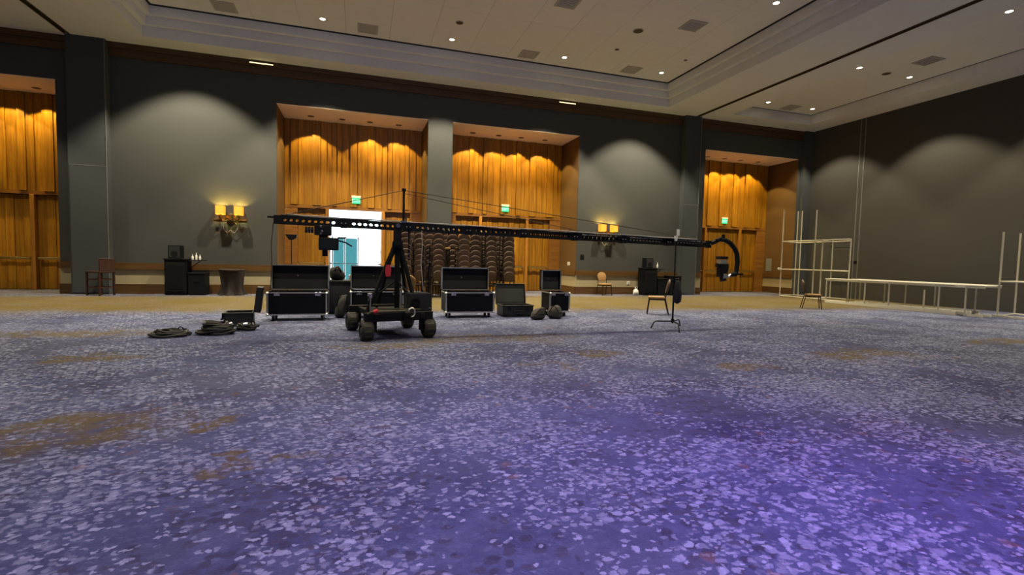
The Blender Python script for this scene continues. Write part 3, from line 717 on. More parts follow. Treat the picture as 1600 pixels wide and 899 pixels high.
# ------------------------------------------------------------------ road cases
def road_case(loc, rz, label, w=1.1, d=.55, h=.46, lidh=.52, catch=True):
    t = thing('road_case', label, 'road case', loc, rz, 'open road cases')
    z0 = .115; z1 = z0+h; k = .012
    b = MB(); b.box(-w/2, w/2, -d/2, -d/2+k, z0, z1).box(-w/2, w/2, d/2-k, d/2, z0, z1).box(-w/2, -w/2+k, -d/2+k, d/2-k, z0, z1).box(w/2-k, w/2, -d/2+k, d/2-k, z0, z1).box(-w/2, w/2, -d/2, d/2, z0, z0+k)
    b.build('body', 'blackp', t)
    MB().box(-w/2+k, w/2-k, -d/2+k, d/2-k, z0+k, z0+h*.55).build('foam_insert', 'foam', t)
    e = .026
    ed = MB()
    for z in (z0, z1-e):
        ed.box(-w/2-.006, w/2+.006, -d/2-.006, -d/2+e*.2, z, z+e).box(-w/2-.006, w/2+.006, d/2-e*.2, d/2+.006, z, z+e).box(-w/2-.006, -w/2+e*.2, -d/2, d/2, z, z+e).box(w/2-e*.2, w/2+.006, -d/2, d/2, z, z+e)
    for sx in (-1, 1):
        for sy in (-1, 1):
            x0, x1 = sorted((sx*(w/2+.007), sx*(w/2-e))); y0, y1 = sorted((sy*(d/2+.007), sy*(d/2-e*.1)))
            ed.box(x0, x1, y0, y1, z0+e, z1-e)
            x0, x1 = sorted((sx*(w/2+.007), sx*(w/2-e*.1))); y0, y1 = sorted((sy*(d/2+.007), sy*(d/2-e)))
            ed.box(x0, x1, y0, y1, z0+e, z1-e)
    ed.build('aluminium_edging', 'alu', t)
    for sx in (-1, 1):
        for z in (z0+.02, z1-.02):
            MB().lathe([(.004, -.03), (.022, -.02), (.032, 0), (.022, .02), (.004, .03)], 10, (sx*(w/2-.01), -d/2-.006, z)).build('ball_corner', 'alu', t, smooth=True)
    if catch:
        for sx in (-1, 1):
            x = sx*w*.34
            c = MB().box(x-.055, x+.055, -d/2-.016, -d/2-.004, z1-.075, z1-.0).build('butterfly_latch', 'chrome', t, .004)
            MB().box(x-.012, x+.012, -d/2-.03, -d/2-.014, z1-.06, z1-.015).build('latch_wing', 'alu', c)
    # lid, hinged at the rear and standing upright, its inside towards the front
    lt = .17; y0 = d/2+.004; z2 = z1+.012
    l = MB(); l.box(-w/2, w/2, y0+lt-k, y0+lt, z2, z2+lidh).box(-w/2, w/2, y0, y0+lt, z2, z2+k).box(-w/2, w/2, y0, y0+lt, z2+lidh-k, z2+lidh).box(-w/2, -w/2+k, y0, y0+lt, z2, z2+lidh).box(w/2-k, w/2, y0, y0+lt, z2, z2+lidh)
    lid = l.build('lid', 'blackp', t)
    le = MB().box(-w/2-.006, w/2+.006, y0-.006, y0+.012, z2-.003, z2+.02).box(-w/2-.006, w/2+.006, y0-.006, y0+.012, z2+lidh-.02, z2+lidh+.003).box(-w/2-.006, -w/2+.016, y0-.006, y0+.012, z2, z2+lidh).box(w/2-.016, w/2+.006, y0-.006, y0+.012, z2, z2+lidh)
    le.build('lid_edging', 'alu', lid)
    MB().box(-w/2+.02, w/2-.02, y0+.09, y0+lt-.014, z2+.02, z2+lidh*.42).build('lid_foam', 'foam_grey', lid, .01)
    MB().box(-w/2+.02, w/2-.02, y0+.12, y0+lt-.014, z2+lidh*.43, z2+lidh-.02).build('lid_lining', 'foam', lid)
    MB().lathe([(.016, 0), (.016, -.006), (.006, -.012)], 12, (-w*.06, y0+.118, z2+lidh*.56), 'y').build('vent_button', 'chrome', lid)
    for sx in (-1, 1):
        for sy in (-1, 1):
            x, y = sx*(w/2-.10), sy*(d/2-.09)
            c = MB().box(x-.045, x+.045, y-.04, y+.04, .10, z0).box(x-.028, x-.022, y-.02, y+.02, .04, .10).box(x+.022, x+.028, y-.02, y+.02, .04, .10).build('caster', 'alu', t)
            MB().cyl((x-.02, y, .05), (x+.02, y, .05), .05, n=16).build('wheel', 'rubber', c)
    return t
road_case((-1.17, 10.72, 0), 0, 'open black road case with silver edges, leftmost, beside the cable coils', 1.10)
road_case((.37, 11.05, 0), 0, 'open black road case with silver edges partly hidden behind the crane dolly', 1.10)
road_case((2.35, 10.83, 0), 0, 'open black road case with silver edges right of the crane dolly', 1.10)
road_case((4.50, 10.83, 0), 0, 'narrow tall-lidded black road case behind the slumped bags', .50, .55, .46, .50)

# hard plastic cases
def hard_case(loc, rz, label, w=.78, d=.5, h=.27, tilt=.25, lh=.12):
    t = thing('hard_case', label, 'hard case', loc, rz, 'open hard cases')
    k = .02
    b = MB().box(-w/2, w/2, -d/2, -d/2+k, .012, h).box(-w/2, w/2, d/2-k, d/2, .012, h).box(-w/2, -w/2+k, -d/2, d/2, .012, h).box(w/2-k, w/2, -d/2, d/2, .012, h).box(-w/2, w/2, -d/2, d/2, .012, .05)
    b.build('base_shell', 'pelican', t, .006)
    MB().box(-w/2+k, w/2-k, -d/2+k, d/2-k, .05, h*.6).build('foam_insert', 'foam', t)
    ri = MB(); ring(ri, -w/2-.014, w/2+.014, -d/2-.014, d/2+.014, -w/2+.01, w/2-.01, -d/2+.01, d/2-.01, h-.03, h); ri.build('rim', 'pelican', t, .004)
    for sx in (-1, 1):
        for sy in (-1, 1): MB().box(sx*w*.4-.03, sx*w*.4+.03, sy*d*.36-.03, sy*d*.36+.03, 0, .014).build('foot', 'rubber', t)
        MB().box(sx*w*.3-.035, sx*w*.3+.035, -d/2-.035, -d/2-.012, h-.11, h-.01).build('latch', 'black', t, .006)
    MB().tube([(-.12, -d/2-.01, h*.55), (-.12, -d/2-.05, h*.5), (.12, -d/2-.05, h*.5), (.12, -d/2-.01, h*.55)], .013, 8).build('handle', 'black', t, smooth=True)
    T = Matrix.Translation((0, d/2+.01, h)) @ Matrix.Rotation(-tilt, 4, 'X')
    l = MB().box(-w/2, w/2, lh-.02, lh, 0, d).box(-w/2, w/2, 0, lh, 0, .02).box(-w/2, w/2, 0, lh, d-.02, d).box(-w/2, -w/2+.02, 0, lh, 0, d).box(w/2-.02, w/2, 0, lh, 0, d)
    lid = l.xf(T).build('lid', 'pelican', t, .006)
    MB().box(-w/2+.025, w/2-.025, .03, lh-.02, .03, d-.03).xf(T).build('lid_foam', 'foam_grey', lid, .008)
    for sx in (-1, 1): MB().cyl((sx*w*.3-.06, d/2+.012, h-.005), (sx*w*.3+.06, d/2+.012, h-.005), .014).build('hinge', 'black', t)
    return t
hard_case((3.50, 10.88, 0), .03, 'open black hard case with grey lid foam between the two right road cases', .74, .48, .27, .22)
hard_case((-2.10, 10.0, 0), -PI/2+.12, 'open black hard case with its lid standing up beside the cable coils', .46, .46, .25, .12, .11)

# soft bags
def lump(name, label, cat, loc, size, seed, mm, rz=0, group=None, lean=0.0, straps=1):
    t = thing(name, label, cat, loc, rz, group)
    rr = random.Random(seed); n = 20; v = []; f = []; ph = [rr.uniform(0, 6) for _ in range(6)]
    m = 10
    for i in range(m+1):
        u = i/m; th = PI*u
        for k in range(n):
            a = 2*PI*k/n
            w = 1+.10*math.sin(2*a+ph[0]+3*u)+.05*math.sin(3*a+ph[1]-5*u)+.04*math.sin(9*u+a+ph[2])
            w += .035*math.sin(7*a+ph[4]+9*u)+.03*math.sin(11*a+ph[5]-7*u)
            r = math.sin(th)**.5 if 0 < i < m else 0.02
            z = (.5-.5*math.cos(th))
            v.append((size[0]/2*r*w*math.cos(a)*(1-.25*z)+lean*z, size[1]/2*r*w*math.sin(a)*(1-.25*z), size[2]*z**1.15*(1+.16*r*math.cos(a+ph[3])+.07*r*math.sin(3*a+ph[2]))))
    for i in range(m):
        for k in range(n): f.append((i*n+k, i*n+(k+1) % n, (i+1)*n+(k+1) % n, (i+1)*n+k))
    f += [tuple(range(n-1, -1, -1)), tuple(range(m*n, m*n+n))]
    mb = MB().add(v, f); z0 = min(p[2] for p in mb.v); mb.v = [(x, y, z-z0) for x, y, z in mb.v]
    mb.build('body', mm, t, smooth=True)
    if straps:
        MB().tube([(-size[0]*.3, -size[1]*.36, size[2]*.55), (-size[0]*.12, -size[1]*.5, size[2]*.98), (size[0]*.12+lean, -size[1]*.42, size[2]*1.03), (size[0]*.3+lean*.6, -size[1]*.36, size[2]*.6)], .012, 6).build('strap', 'black', t, smooth=True)
    if straps > 1:
        MB().tube([(size[0]/2*.98*math.cos(q)*.86+lean*.5, size[1]/2*.98*math.sin(q)*.86, size[2]*.52) for q in [PI*1.0+k*PI/10 for k in range(11)]], .010, 6).build('zip', 'black', t)
    return t
lump('equipment_bag', 'dusty black bag slumped beside the hard case, left of the two', 'bag', (3.79, 10.14, 0), (.42, .30, .25), 2, 'bagdust', .35, 'slumped bags', .05, 2)
lump('equipment_bag', 'dusty black bag slumped in front of the narrow road case', 'bag', (4.27, 10.24, 0), (.40, .32, .28), 5, 'bagdust', -.6, 'slumped bags', -.04, 2)
lump('equipment_bag', 'black bag leaning in front of the covered black box', 'bag', (-.41, 10.95, 0), (.24, .34, .46), 9, 'bagcloth', .2, None, .10, 1)
# tall black equipment box with things on it
t = thing('equipment_box', 'tall dull black equipment box between the two left road cases', 'box', (-.40, 11.85, 0), 0)
MB().box(-.27, .27, -.25, .25, .02, .74).build('body', 'foam', t, .02, True)
MB().box(-.28, .28, -.26, .26, .70, .76).build('lid', 'bagcloth', t, .015, True)
MB().box(-.25, .25, -.23, .23, 0, .02).build('base', 'black', t)
MB().tube([(-.08, -.26, .5), (-.08, -.30, .46), (.08, -.30, .46), (.08, -.26, .5)], .012, 6).build('handle', 'black', t)
lump('equipment_bag', 'black bag heaped on top of the tall black box', 'bag', (-.47, 11.82, .76), (.38, .34, .30), 12, 'bagcloth', .1, None, -.06, 1)
t = thing('paper_cup', 'small white cup on top of the tall black box', 'cup', (-.20, 11.70, .76))
MB().lathe([(.03, 0), (.04, .10), (.043, .10), (.043, .105)], 14).build('body', 'white', t, smooth=True)
MB().lathe([(.045, .105), (.045, .115), (.03, .12)], 14).build('lid', 'white', t)

# cable coils
def coil(loc, label, R, turns, h, seed, clips=0, rz=0):
    t = thing('cable_coil', label, 'cable', loc, rz, 'coils of black cable')
    rr = random.Random(seed)
    for q in range(turns):
        pts = []; r = R*(1-.10*rr.random()-.30*(q/turns)); ph = [rr.uniform(0, 6) for _ in range(4)]
        ox, oy = rr.uniform(-.04, .04), rr.uniform(-.04, .04); zb = .014+h*(q/turns)
        for k in range(36):
            a = 2*PI*k/36; w = 1+.07*math.sin(2*a+ph[0])+.04*math.sin(5*a+ph[1])
            pts.append((ox+r*w*math.cos(a), oy+r*w*.8*math.sin(a), zb+.012+.012*math.sin(3*a+ph[2])+.010*math.sin(a+ph[3])))
        MB().tube(pts, .014+.006*rr.random(), 6, True).build('loop', 'cable', t, smooth=True)
    for q in range(clips):
        a = rr.uniform(3.4, 6.0); c = (R*.85*math.cos(a), R*.72*math.sin(a), h*rr.uniform(.2, .9)+.04)
        MB().cyl((c[0]-.03, c[1], c[2]), (c[0]+.03, c[1]+.01, c[2]+.01), .018, n=8).build('connector', 'chrome', t, smooth=True)
    # tie
    MB().tube([(R*.55+.18*R*math.cos(a), -.02, .03+h*.5+(h*.6+.04)*math.sin(a)) for a in [k*PI/6 for k in range(12)]], .008, 6, True).build('cable_tie', 'black', t)
coil((-2.80, 8.78, 0), 'flat coil of black cable, leftmost thing on the carpet', .25, 8, .07, 3)
coil((-2.20, 8.92, 0), 'tall heap of coiled black cable with shiny connectors', .25, 14, .17, 8, 4)
coil((-1.82, 9.25, 0), 'small coil of black cable against the open hard case', .16, 6, .10, 15, 1)

# ------------------------------------------------------------------ stands
def light_stand(loc, label, h, head=True):
    t = thing('light_stand', label, 'light stand', loc)
    MB().cyl((0, 0, .25), (0, 0, h*.6), .016, n=8).cyl((0, 0, h*.6), (0, 0, h), .011, n=8).build('pole', 'black', t)
    MB().cyl((0, 0, h*.58), (0, 0, h*.63), .026).cyl((0, 0, h*.605), (.05, -.02, h*.605), .01).build('collar', 'chrome', t)
    for a in (.5, 2.6, 4.7):
        MB().bar((0, 0, .62), (.42*math.cos(a), .42*math.sin(a), .01), .018, .018).bar((0, 0, .3), (.21*math.cos(a), .21*math.sin(a), .31), .012, .012).build('leg', 'black', t)
    if head:
        MB().prism([(-.13, .10), (.13, .10), (.10, .02), (.03, -.03), (-.05, -.03)], 'y', -.07, .07).xf(Matrix.Translation((0, 0, h+.03))).build('lamp_head', 'black', t, .008)
    return t
light_stand((-1.53, 12.5, 0), 'black light stand with a small angular head behind the leftmost road case', 1.66)
for i, x in enumerate((1.345, 1.49)):
    t = thing('folded_stand', 'folded black stand standing upright right of the crane dolly, %s of two' % ['left', 'right'][i], 'stand', (x, 10.95, 0), 0, 'folded stands')
    MB().cyl((0, 0, .03), (0, 0, 1.58), .016, n=8).build('pole', 'black', t)
    for k in range(3):
        a = k*2.1+.4; MB().bar((.028*math.cos(a), .028*math.sin(a), .02), (.03*math.cos(a), .03*math.sin(a), 1.15), .014, .014).build('leg', 'black', t)
    for z in (.42, .8, 1.2): MB().cyl((0, 0, z), (0, 0, z+.04), .04, n=10).build('collar', 'chrome' if z > 1 else 'black', t)
    MB().cyl((0, 0, 0), (0, 0, .03), .06, n=12).build('foot', 'rubber', t)

# C-stand in front of the crane tip
t = thing('grip_stand', 'black grip stand with three bent legs below the crane tip', 'stand', (5.98, 8.28, 0))
MB().cyl((0, 0, .12), (0, 0, 1.05), .018, n=10).cyl((0, 0, 1.05), (0, 0, 1.78), .012, n=10).build('pole', 'black', t)
for (fx_, fy_) in ((-.43, .10), (-.20, -.50), (.42, .32)):
    v = Vector((fx_, fy_, 0)); zt = .16
    MB().tube([(0, 0, zt), tuple(v*.12+Vector((0, 0, zt))), tuple(v*.78+Vector((0, 0, zt))), tuple(v*.86+Vector((0, 0, zt-.03))), tuple(v+Vector((0, 0, .012)))], .013, 8).build('leg', 'black', t, smooth=True)
for z in (.14, .95): MB().cyl((0, 0, z), (0, 0, z+.07), .032, n=12).build('collar', 'black', t)
MB().cyl((0, 0, .98), (-.07, -.03, .98), .012).cyl((-.07, -.03, .98), (-.09, -.03, .98), .025).build('knob', 'black', t)
MB().bar((-.02, 0, 1.02), (.16, .02, 1.02), .05, .09).build('grip_arm', 'black', t, .006)
MB().cyl((0, 0, 1.76), (0, 0, 1.84), .026, n=10).box(-.03, .03, -.02, .02, 1.80, 1.86).build('grip_head', 'white', t)
MB().box(.02, .07, -.02, .02, 1.86, 1.99).bar((0, 0, 1.78), (.045, 0, 1.9), .012, .012).build('paddle', 'white', t, .004)
t = thing('sand_bag', 'dark cloth bag hanging from the grip stand arm', 'bag', (6.00, 8.22, .52))
v = MB().lathe([(.02, 0), (.075, .04), (.085, .18), (.06, .34), (.045, .44), (.02, .46)], 14)
v.v = [(x*1.15, y*.6-.03, z) for x, y, z in v.v]
v.build('body', 'bagcloth', t, smooth=True)
MB().tube([(-.03, -.02, .42), (-.04, -.015, .49), (.04, .0, .50), (.03, .0, .42)], .010, 6).build('strap', 'brown', t)
MB().box(-.03, .03, -.09, -.082, .12, .26).build('label_patch', 'drape', t)

# ------------------------------------------------------------------ camera crane on its dolly
CX, CY = .485, 8.55
t = thing('camera_crane', 'long black camera crane on a four-wheeled dolly', 'camera crane', (CX, CY, 0))
RZ = Matrix.Rotation(.19, 4, 'Z')
def cp(name, mb, mm, parent=None, bevel=0, smooth=False, rot=True):
    if rot: mb.xf(RZ)
    return mb.build(name, mm, parent or t, bevel, smooth)
for sx in (-1, 1):
    for sy in (-1, 1):
        c = Vector((sx*.50, sy*.61, .165))
        prof = [(.085, -.085), (.13, -.095), (.155, -.075), (.165, -.04), (.165, .04), (.155, .075), (.13, .095), (.085, .085)]
        w = cp('wheel', MB().lathe(prof, 24, c, 'x', True), 'rubber', None, 0, True)
        cp('hub', MB().lathe([(.09, -.06), (.09, .06)], 18, c, 'x').lathe([(.05, -.085), (.05, .085)], 12, c, 'x'), 'khaki', w)
        for k in range(12):
            a = 2*PI*k/12
            p = c+Vector((0, .163*math.cos(a), .163*math.sin(a)))
            mb = MB().box(-.05, .05, -.012, .012, -.006, .006).xf(Matrix.Translation(p) @ Matrix.Rotation(a+PI/2, 4, 'X'))
            cp('tread_block', mb, 'khaki', w)
        cp('axle_bracket', MB().box(c.x-sx*.13-.02, c.x-sx*.13+.02, c.y-.05, c.y+.05, .13, .42).bar(c-Vector((sx*.14, 0, 0)), c, .04, .04), 'black', None, .004)
cp('side_rail', MB().box(-.40, -.33, -.72, .72, .33, .42), 'black', None, .008)
cp('side_rail', MB().box(.33, .40, -.72, .72, .33, .42), 'black', None, .008)
cp('cross_beam', MB().box(-.55, .55, -.70, -.60, .30, .44), 'black', None, .01)
cp('cross_beam', MB().box(-.55, .55, .58, .68, .30, .44), 'black', None, .01)
cp('deck', MB().box(-.36, .36, -.58, .58, .37, .41), 'blackp', None, .006)
cp('steering_bar', MB().tube([(-.50, -.70, .42), (-.46, -.74, .46), (.10, -.74, .46), (.16, -.70, .43)], .02, 8), 'khaki', None, 0, True)
cp('tow_hook', MB().cyl((-.42, -.74, .46), (-.36, -.76, .48), .03), 'red')
cp('ball_hitch', MB().lathe([(.03, 0), (.07, .03), (.08, .09), (.05, .14), (.02, .16)], 14, (.12, -.72, .34)).box(.06, .18, -.75, -.66, .26, .36), 'black', None, 0, True)
cp('cable_loop', MB().tube([(.17+.05*math.cos(a), -.77, .44+.07*math.sin(a)) for a in [k*PI/8 for k in range(16)]], .012, 6, True), 'alu')
bb = cp('battery_box', MB().box(.22, .60, -.50, -.10, .42, .72), 'foam', None, .015)
cp('fan_grille', MB().lathe([(.085, 0), (.085, -.012), (.06, -.016), (.06, -.004)], 18, (.31, -.50, .57), 'y'), 'black', bb)
cp('indicator_lamp', MB().lathe([(.012, 0), (.012, -.01), (.004, -.014)], 10, (.555, -.50, .47), 'y'), 'chrome', bb)
cp('hand_wheel', MB().tube([(-.46+.0, -.55+.07*math.cos(a), .62+.07*math.sin(a)) for a in [k*PI/8 for k in range(16)]], .010, 6, True).cyl((-.46, -.55, .44), (-.46, -.55, .62), .016), 'black')
cp('upright_post', MB().cyl((-.42, -.45, .42), (-.42, -.45, .70), .022).box(-.45, -.39, -.48, -.42, .66, .73), 'alu')
cp('upright_post', MB().cyl((.12, -.30, .42), (.12, -.30, .76), .018), 'alu')
cp('tie_rod', MB().bar((-.40, -.62, .50), (.36, -.62, .47), .03, .02).bar((-.30, .2, .48), (.3, .2, .48), .03, .02), 'khaki')
# column and tripod legs (world axes from here)
PX = .13
col_ = MB().cyl((PX, 0, .41), (PX, 0, 1.52), .045, n=14).build('column', 'black', t, smooth=True)
for lx, ly in ((-.36, -.30), (.44, -.28), (-.20, .42), (.34, .42)):
    MB().bar((PX+.05*(1 if lx > 0 else -1), ly*.12, 1.50), (lx, ly, .42), .055, .05).build('tripod_leg', 'black', t, .006)
for lx, ly in ((-.24, -.20), (.30, -.19)):
    MB().bar((PX, 0, .62), (lx, ly, .74), .02, .02).build('leg_brace', 'black', t)
MB().bar((-.28, -.24, .64), (PX, 0, .92), .018, .018).bar((.36, -.23, .64), (PX, 0, .92), .018, .018).build('leg_brace', 'black', t)
hd = MB().box(PX-.085, PX+.085, -.09, .09, 1.46, 1.58).build('pivot_head', 'black', t, .01)
for s in (-1, 1): MB().box(PX-.06, PX+.06, s*.10-.012, s*.10+.012, 1.50, 1.90).build('yoke_plate', 'black', hd, .006)
MB().cyl((PX, -.135, 1.84), (PX, .135, 1.84), .035, n=16).build('pivot_pin', 'chrome', hd)
for k in range(4): MB().cyl((PX+.19, -.03, 1.30+k*.075), (PX+.19, -.045, 1.30+k*.075), .014, n=10).build('bolt', 'chrome', hd)
MB().bar((PX+.19, -.02, 1.26), (PX+.19, -.02, 1.80), .03, .02).build('bolt_rail', 'black', hd)
rc = MB().prism([(-.035, 0), (.04, .01), (.05, .12), (.03, .2), (-.03, .2), (-.05, .1)], 'y', -.02, .02).xf(Matrix.Translation((PX-.16, -.18, .98))).build('red_pouch', 'red', t, .006)
MB().bar((PX-.15, -.16, 1.16), (PX-.04, -.03, 1.40), .012, .012).build('pouch_strap', 'black', rc)
# beam: perforated box sections
x0, z0, x1, z1 = -1.30-CX, 1.865, 7.08-CX, 1.735
L = math.hypot(x1-x0, z1-z0); BM = Matrix.Translation((x0, 0, z0)) @ Matrix.Rotation(math.atan2(z0-z1, x1-x0), 4, 'Y') @ Matrix.Rotation(.012, 4, 'Z')
nsec = 8; sl = L/nsec; hh, dd = .068, .055
def perforated(mb, xa, xb, n, y, hole, marg=.08):
    """plate in the xz plane with n oval holes"""
    mb.add([(xa, y, -hh), (xa+marg, y, -hh), (xa+marg, y, hh), (xa, y, hh)], [(0, 1, 2, 3)])
    mb.add([(xb-marg, y, -hh), (xb, y, -hh), (xb, y, hh), (xb-marg, y, hh)], [(0, 1, 2, 3)])
    w = (xb-xa-2*marg)/n
    for i in range(n):
        a = xa+marg+i*w; cx = a+w/2; m = 16; o = []; q = []
        for k in range(m):
            t_ = 2*PI*k/m+PI/4; ct, st_ = math.cos(t_), math.sin(t_); s_ = 1/max(abs(ct), abs(st_))
            o.append((cx+ct*s_*w/2, y, st_*s_*hh)); q.append((cx+ct*hole[0], y, st_*hole[1]))
        mb.add(o+q, [(k, (k+1) % m, m+(k+1) % m, m+k) for k in range(m)])
secs = []
for i in range(nsec):
    a, b = i*sl, (i+1)*sl
    n = 9 if i < 6 else 11; hole = (.030, .024) if i < 6 else (.022, .015)
    sec = MB()
    for y in (-dd, dd): perforated(sec, a+.004, b-.004, n, y, hole, .11)
    sec.box(a+.004, b-.004, -dd, dd, hh-.006, hh).box(a+.004, b-.004, -dd, dd, -hh, -hh+.006)
    s_ = sec.xf(BM).build('beam_section', 'black', t); secs.append(s_)
    MB().box(b-.05, b+.05 if i < nsec-1 else b, -dd-.012, dd+.012, -hh-.008, hh+.008).xf(BM).build('joint_plate', 'blackp', s_)
    for sx in (-.03, .03): MB().cyl((b+sx if i < nsec-1 else b-.03, -dd-.012, 0), (b+sx if i < nsec-1 else b-.03, -dd-.018, 0), .010, n=8).xf(BM).build('joint_bolt', 'vent', s_)
# pale lettering-like marks on the outer sections, too small to read
for i in (5, 6, 7):
    rr = random.Random(i); mk = MB(); x = i*sl+.14
    while x < (i+1)*sl-.16:
        w = rr.uniform(.008, .03); hgt = rr.choice((.012, .018, .018))
        if rr.random() > .15: mk.box(x, x+w, -dd-.002, -dd, .036, .036+hgt)
        x += w+rr.uniform(.006, .016)
    mk.xf(BM).build('printed_marks', 'vent', secs[i])
MB().box(-.09, 0, -.012, .012, .02, .05).xf(BM).build('tail_pin', 'black', t)
# mast and stay cables
xm = .715-CX
mast = MB().cyl((xm, 0, 1.90), (xm, 0, 2.43), .021, n=10).cyl((xm, 0, 2.43), (xm, 0, 2.48), .03, .035, 10).build('stay_mast', 'black', t, smooth=True)
MB().box(xm-.05, xm+.05, -.05, .05, 1.90, 1.93).cyl((xm+.04, -.03, 1.93), (xm+.04, -.03, 2.0), .014).build('mast_foot', 'chrome', mast)
def stay(p, q, r=.004, sag=.0, n=8):
    return [tuple(Vector(p).lerp(Vector(q), k/n)-Vector((0, 0, sag*4*(k/n)*(1-k/n)))) for k in range(n+1)]
for y in (-.03, .03):
    MB().tube(stay((xm, y*.3, 2.45), (6.75-CX, y, 1.83)), .0045, 5).build('stay_cable', 'track', t)
    MB().tube(stay((xm, y*.3, 2.45), (-1.15-CX, y, 1.94)), .0045, 5).build('stay_cable', 'track', t)
    MB().tube(stay((xm, y*.3, 2.40), (4.0-CX, y, 1.89)), .0035, 5).build('stay_cable', 'track', t)
cabl = [(-1.1, .045), (-.9, .03), (-.7, .035), (-.3, .02), (.3, .03), (.9, .02), (1.6, .028), (2.4, .022), (3.2, .035), (3.5, .05), (4.1, .022), (5.0, .03), (5.8, .02), (6.7, .025)]
MB().tube([(x-CX, -.02+.015*math.sin(i*1.7), 1.866-.0155*(x+1.3)+hh+dz*.6) for i, (x, dz) in enumerate(cabl)], .009, 6).build('control_cable', 'vent', t, smooth=True)
MB().tube([(x-CX, .02, 1.866-.0155*(x+1.3)+hh+.01+.012*math.sin(x*3)) for x in [k*.3-1.2 for k in range(27)]], .011, 6).build('control_cable', 'cable', t, smooth=True)
# hanging cable on the left, and one right of the dolly
MB().tube([(-1.30-CX, -.02, 1.84), (-1.335-CX, -.03, 1.5), (-1.33-CX, -.03, 1.1), (-1.36-CX, -.02, .7)], .006, 5).build('hanging_cable', 'cable', t)
MB().tube([(1.02-CX, -.03, 1.78), (1.03-CX, -.05, 1.5), (1.01-CX, -.08, 1.2), (1.05-CX, -.10, .75)], .007, 5).build('hanging_cable', 'pipe', t)
# operator end: bracket, monitor box, joystick bars, counterweights
ox = -.60-CX
br = MB().box(ox-.10, ox+.16, -.07, .07, 1.64, 1.80).box(ox-.03, ox+.10, -.05, .05, 1.52, 1.66).build('control_bracket', 'black', t, .01)
for dz, dx in ((1.78, .02), (1.70, .04), (1.66, .02), (1.57, .0)): MB().lathe([(.016, 0), (.016, -.012), (.008, -.018)], 10, (ox+dx-.02, -.07, dz), 'y').build('clamp_knob', 'chrome', br)
mo = MB().box(ox-.03, ox+.27, -.14, .02, 1.40, 1.60).build('monitor_box', 'black', t, .012)
MB().box(ox-.01, ox+.25, -.145, -.14, 1.42, 1.58).build('monitor_screen', 'screen', mo)
MB().box(ox+.02, ox+.10, -.04, .04, 1.30, 1.41).lathe([(.018, 0), (.018, -.012)], 10, (ox+.06, -.04, 1.325), 'y').build('handle_grip', 'black', mo)
MB().tube([(ox+.26, -.1, 1.60), (ox+.36, -.12, 1.60), (ox+.40, -.12, 1.62)], .010, 6).build('joystick_bar', 'black', mo)
MB().tube([(ox+.26, -.08, 1.56), (ox+.38, -.10, 1.53), (ox+.48, -.11, 1.47)], .012, 6).build('joystick_bar', 'black', mo)
for k in range(3):
    MB().cyl((ox-.24+k*.045, -.0, 1.72), (ox-.205+k*.045, -.0, 1.72), .05, n=18).build('counterweight', 'black', t)
# remote head: curved arm carrying the camera at the far end
zz = lambda z: z
arm = [(7.02, 1.745), (7.18, 1.78), (7.33, 1.845), (7.48, 1.845), (7.62, 1.78), (7.74, 1.67), (7.81, 1.55), (7.83, 1.38), (7.82, 1.20), (7.80, 1.10)]
ar = MB().tube([(x-CX, .10, z) for x, z in arm], [.05, .045, .045, .05, .05, .05, .052, .052, .05, .045], 10).build('head_arm', 'black', t, smooth=True)
MB().cyl((7.43-CX, .10, 1.86), (7.43-CX, .10, 1.96), .035, n=12).build('pan_motor', 'black', ar)
MB().cyl((7.22-CX, .06, 1.83), (7.34-CX, .06, 1.88), .03, n=12).build('pan_motor', 'black', ar)
MB().box(7.80-CX, 7.96-CX, .05, .14, 1.095, 1.135).build('arm_clamp', 'black', ar, .006)
MB().cyl((7.80-CX, .10, 1.12), (7.66-CX, .10, 1.10), .055, .04, 12).build('tilt_motor', 'black', ar, 0, True)
MB().cyl((7.66-CX, .10, 1.10), (7.60-CX, .09, 1.06), .03, n=10).build('tilt_shaft', 'chrome', ar)
cbx = 7.43-CX
cm = MB().box(cbx-.075, cbx+.10, .02, .18, 1.05, 1.33).build('film_camera', 'black', t, .012)
MB().box(cbx-.085, cbx+.085, .03, .17, 1.33, 1.42).build('camera_top', 'alu', cm, .01)
MB().box(cbx-.11, cbx+.09, .02, .18, 1.43, 1.49).build('matte_box', 'black', cm, .008)
MB().cyl((cbx-.05, .08, 1.29), (cbx-.17, .06, 1.30), .035, .045, 14).build('viewfinder', 'black', cm, 0, True)
MB().cyl((cbx+.01, .08, 1.06), (cbx+.02, .06, .96), .06, .07, 16).build('lens', 'black', cm, 0, True)
MB().box(cbx-.03, cbx+.06, -.01, .02, 1.02, 1.12).build('silver_plate', 'alu', cm, .006)
MB().tube([(cbx+.09, .08, 1.36), (cbx+.15, .06, 1.30), (cbx+.13, .06, 1.2), (cbx+.10, .08, 1.12)], .010, 6).build('camera_cable', 'cable', cm, 0, True)

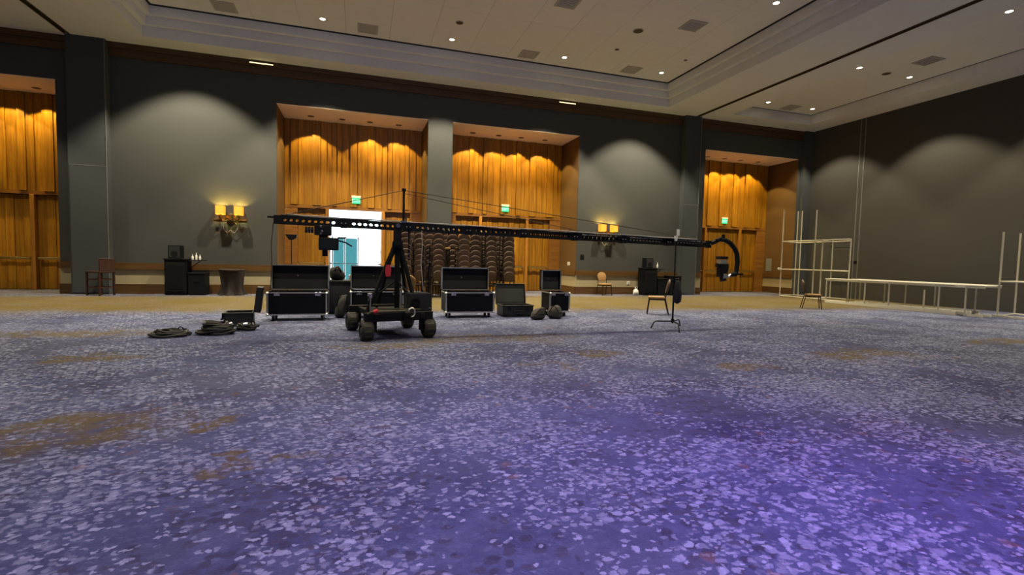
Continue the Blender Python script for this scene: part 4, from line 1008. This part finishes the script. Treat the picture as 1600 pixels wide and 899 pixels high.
# ------------------------------------------------------------------ white pipe frames by the right wall
def post(t, x, y, z, name='post'): MB().cyl((x, y, 0), (x, y, z), .024, n=8).build(name, 'pipe', t, smooth=True)
def hbar(t, p, q, name='rail', mm='pipe'): MB().cyl(p, q, .022, n=8).build(name, mm, t, smooth=True)
t = thing('pipe_tower', 'tall open frame of pale pipes in the right corner', 'pipe frame', (0, 0, 0))
FX, BX = 17.25, 18.5
for y, z in ((16.5, 3.72), (14.93, 3.56), (14.60, 2.40), (13.45, 2.38)): post(t, FX, y, z)
for y, z in ((16.93, 3.76), (16.72, 3.75), (15.19, 2.46), (14.42, 2.44)): post(t, BX, y, z)
for z in (.05, 1.18, 2.36):
    hbar(t, (FX, 16.5, z), (FX, 13.45, z)); hbar(t, (BX, 16.93, z), (BX, 14.42, z))
for y0_, y1_ in ((16.5, 16.93), (14.93, 15.19), (13.45, 14.42)):
    for z in (.05, 1.18, 2.36): hbar(t, (FX, y0_, z), (BX, y1_, z), 'cross_rail')
MB().lathe([(.05, -.03), (.05, .03)], 10, (FX-.12, 16.5, 1.2), 'y').cyl((FX-.12, 16.5, 1.2), (FX, 16.5, 1.2), .02).build('clamp', 'white', t)
MB().box(BX-.02, BX+.02, 14.5, 15.1, .6, .95).build('sign_plate', 'column', t)
t = thing('platform_frame', 'long low white frame of pipes with a white top by the right wall', 'pipe frame', (0, 0, 0))
A, B = 16.62, 17.92
MB().box(A-.03, A+.50, 8.98, 13.85, .865, .90).build('top_board', 'pipewhite', t, .004)
MB().box(B-.30, B+.03, 9.3, 13.6, .865, .90).build('top_board', 'pipewhite', t, .004)
for y in (13.8, 12.35, 11.55, 10.1, 9.42): post(t, A, y, .865)
for y in (13.5, 12.6, 11.9, 11.0, 9.9): post(t, B, y, .865)
post(t, 17.25, 10.9, .66)
for x, ya, yb_ in ((A, 13.8, 9.62), (A+.45, 13.2, 9.62), (B-.35, 13.4, 9.8), (B, 13.5, 9.8)):
    MB().bar((x, ya, .045), (x, yb_, .045), .09, .09).build('floor_rail', 'pipewhite', t)
for y in (13.8, 12.35, 10.1): hbar(t, (A, y, .83), (B, y-.2, .83), 'cross_rail')
hbar(t, (A, 13.8, .83), (A, 8.98, .83)); hbar(t, (B, 13.5, .83), (B, 9.3, .83))
MB().bar((A+.1, 9.42, .03), (A+.1, 9.05, .03), .07, .06).bar((A+.45, 9.42, .03), (A+.45, 9.05, .03), .07, .06).build('foot_rail', 'pipewhite', t)
t = thing('pipe_tower', 'open frame of pale pipes cut by the right edge of the picture', 'pipe frame', (0, 0, 0))
for x, y, z in ((17.35, 9.05, 2.42), (18.7, 9.35, 2.45), (17.35, 6.9, 2.42), (18.7, 7.1, 2.45)): post(t, x, y, z)
for z in (.04, 1.02):
    hbar(t, (17.35, 9.05, z), (17.35, 6.9, z)); hbar(t, (18.7, 9.35, z), (18.7, 7.1, z))
    hbar(t, (17.35, 9.05, z), (18.7, 9.35, z), 'cross_rail'); hbar(t, (17.35, 6.9, z), (18.7, 7.1, z), 'cross_rail')
MB().bar((17.35, 9.15, .03), (17.35, 6.9, .03), .07, .06).build('floor_rail', 'pipewhite', t)
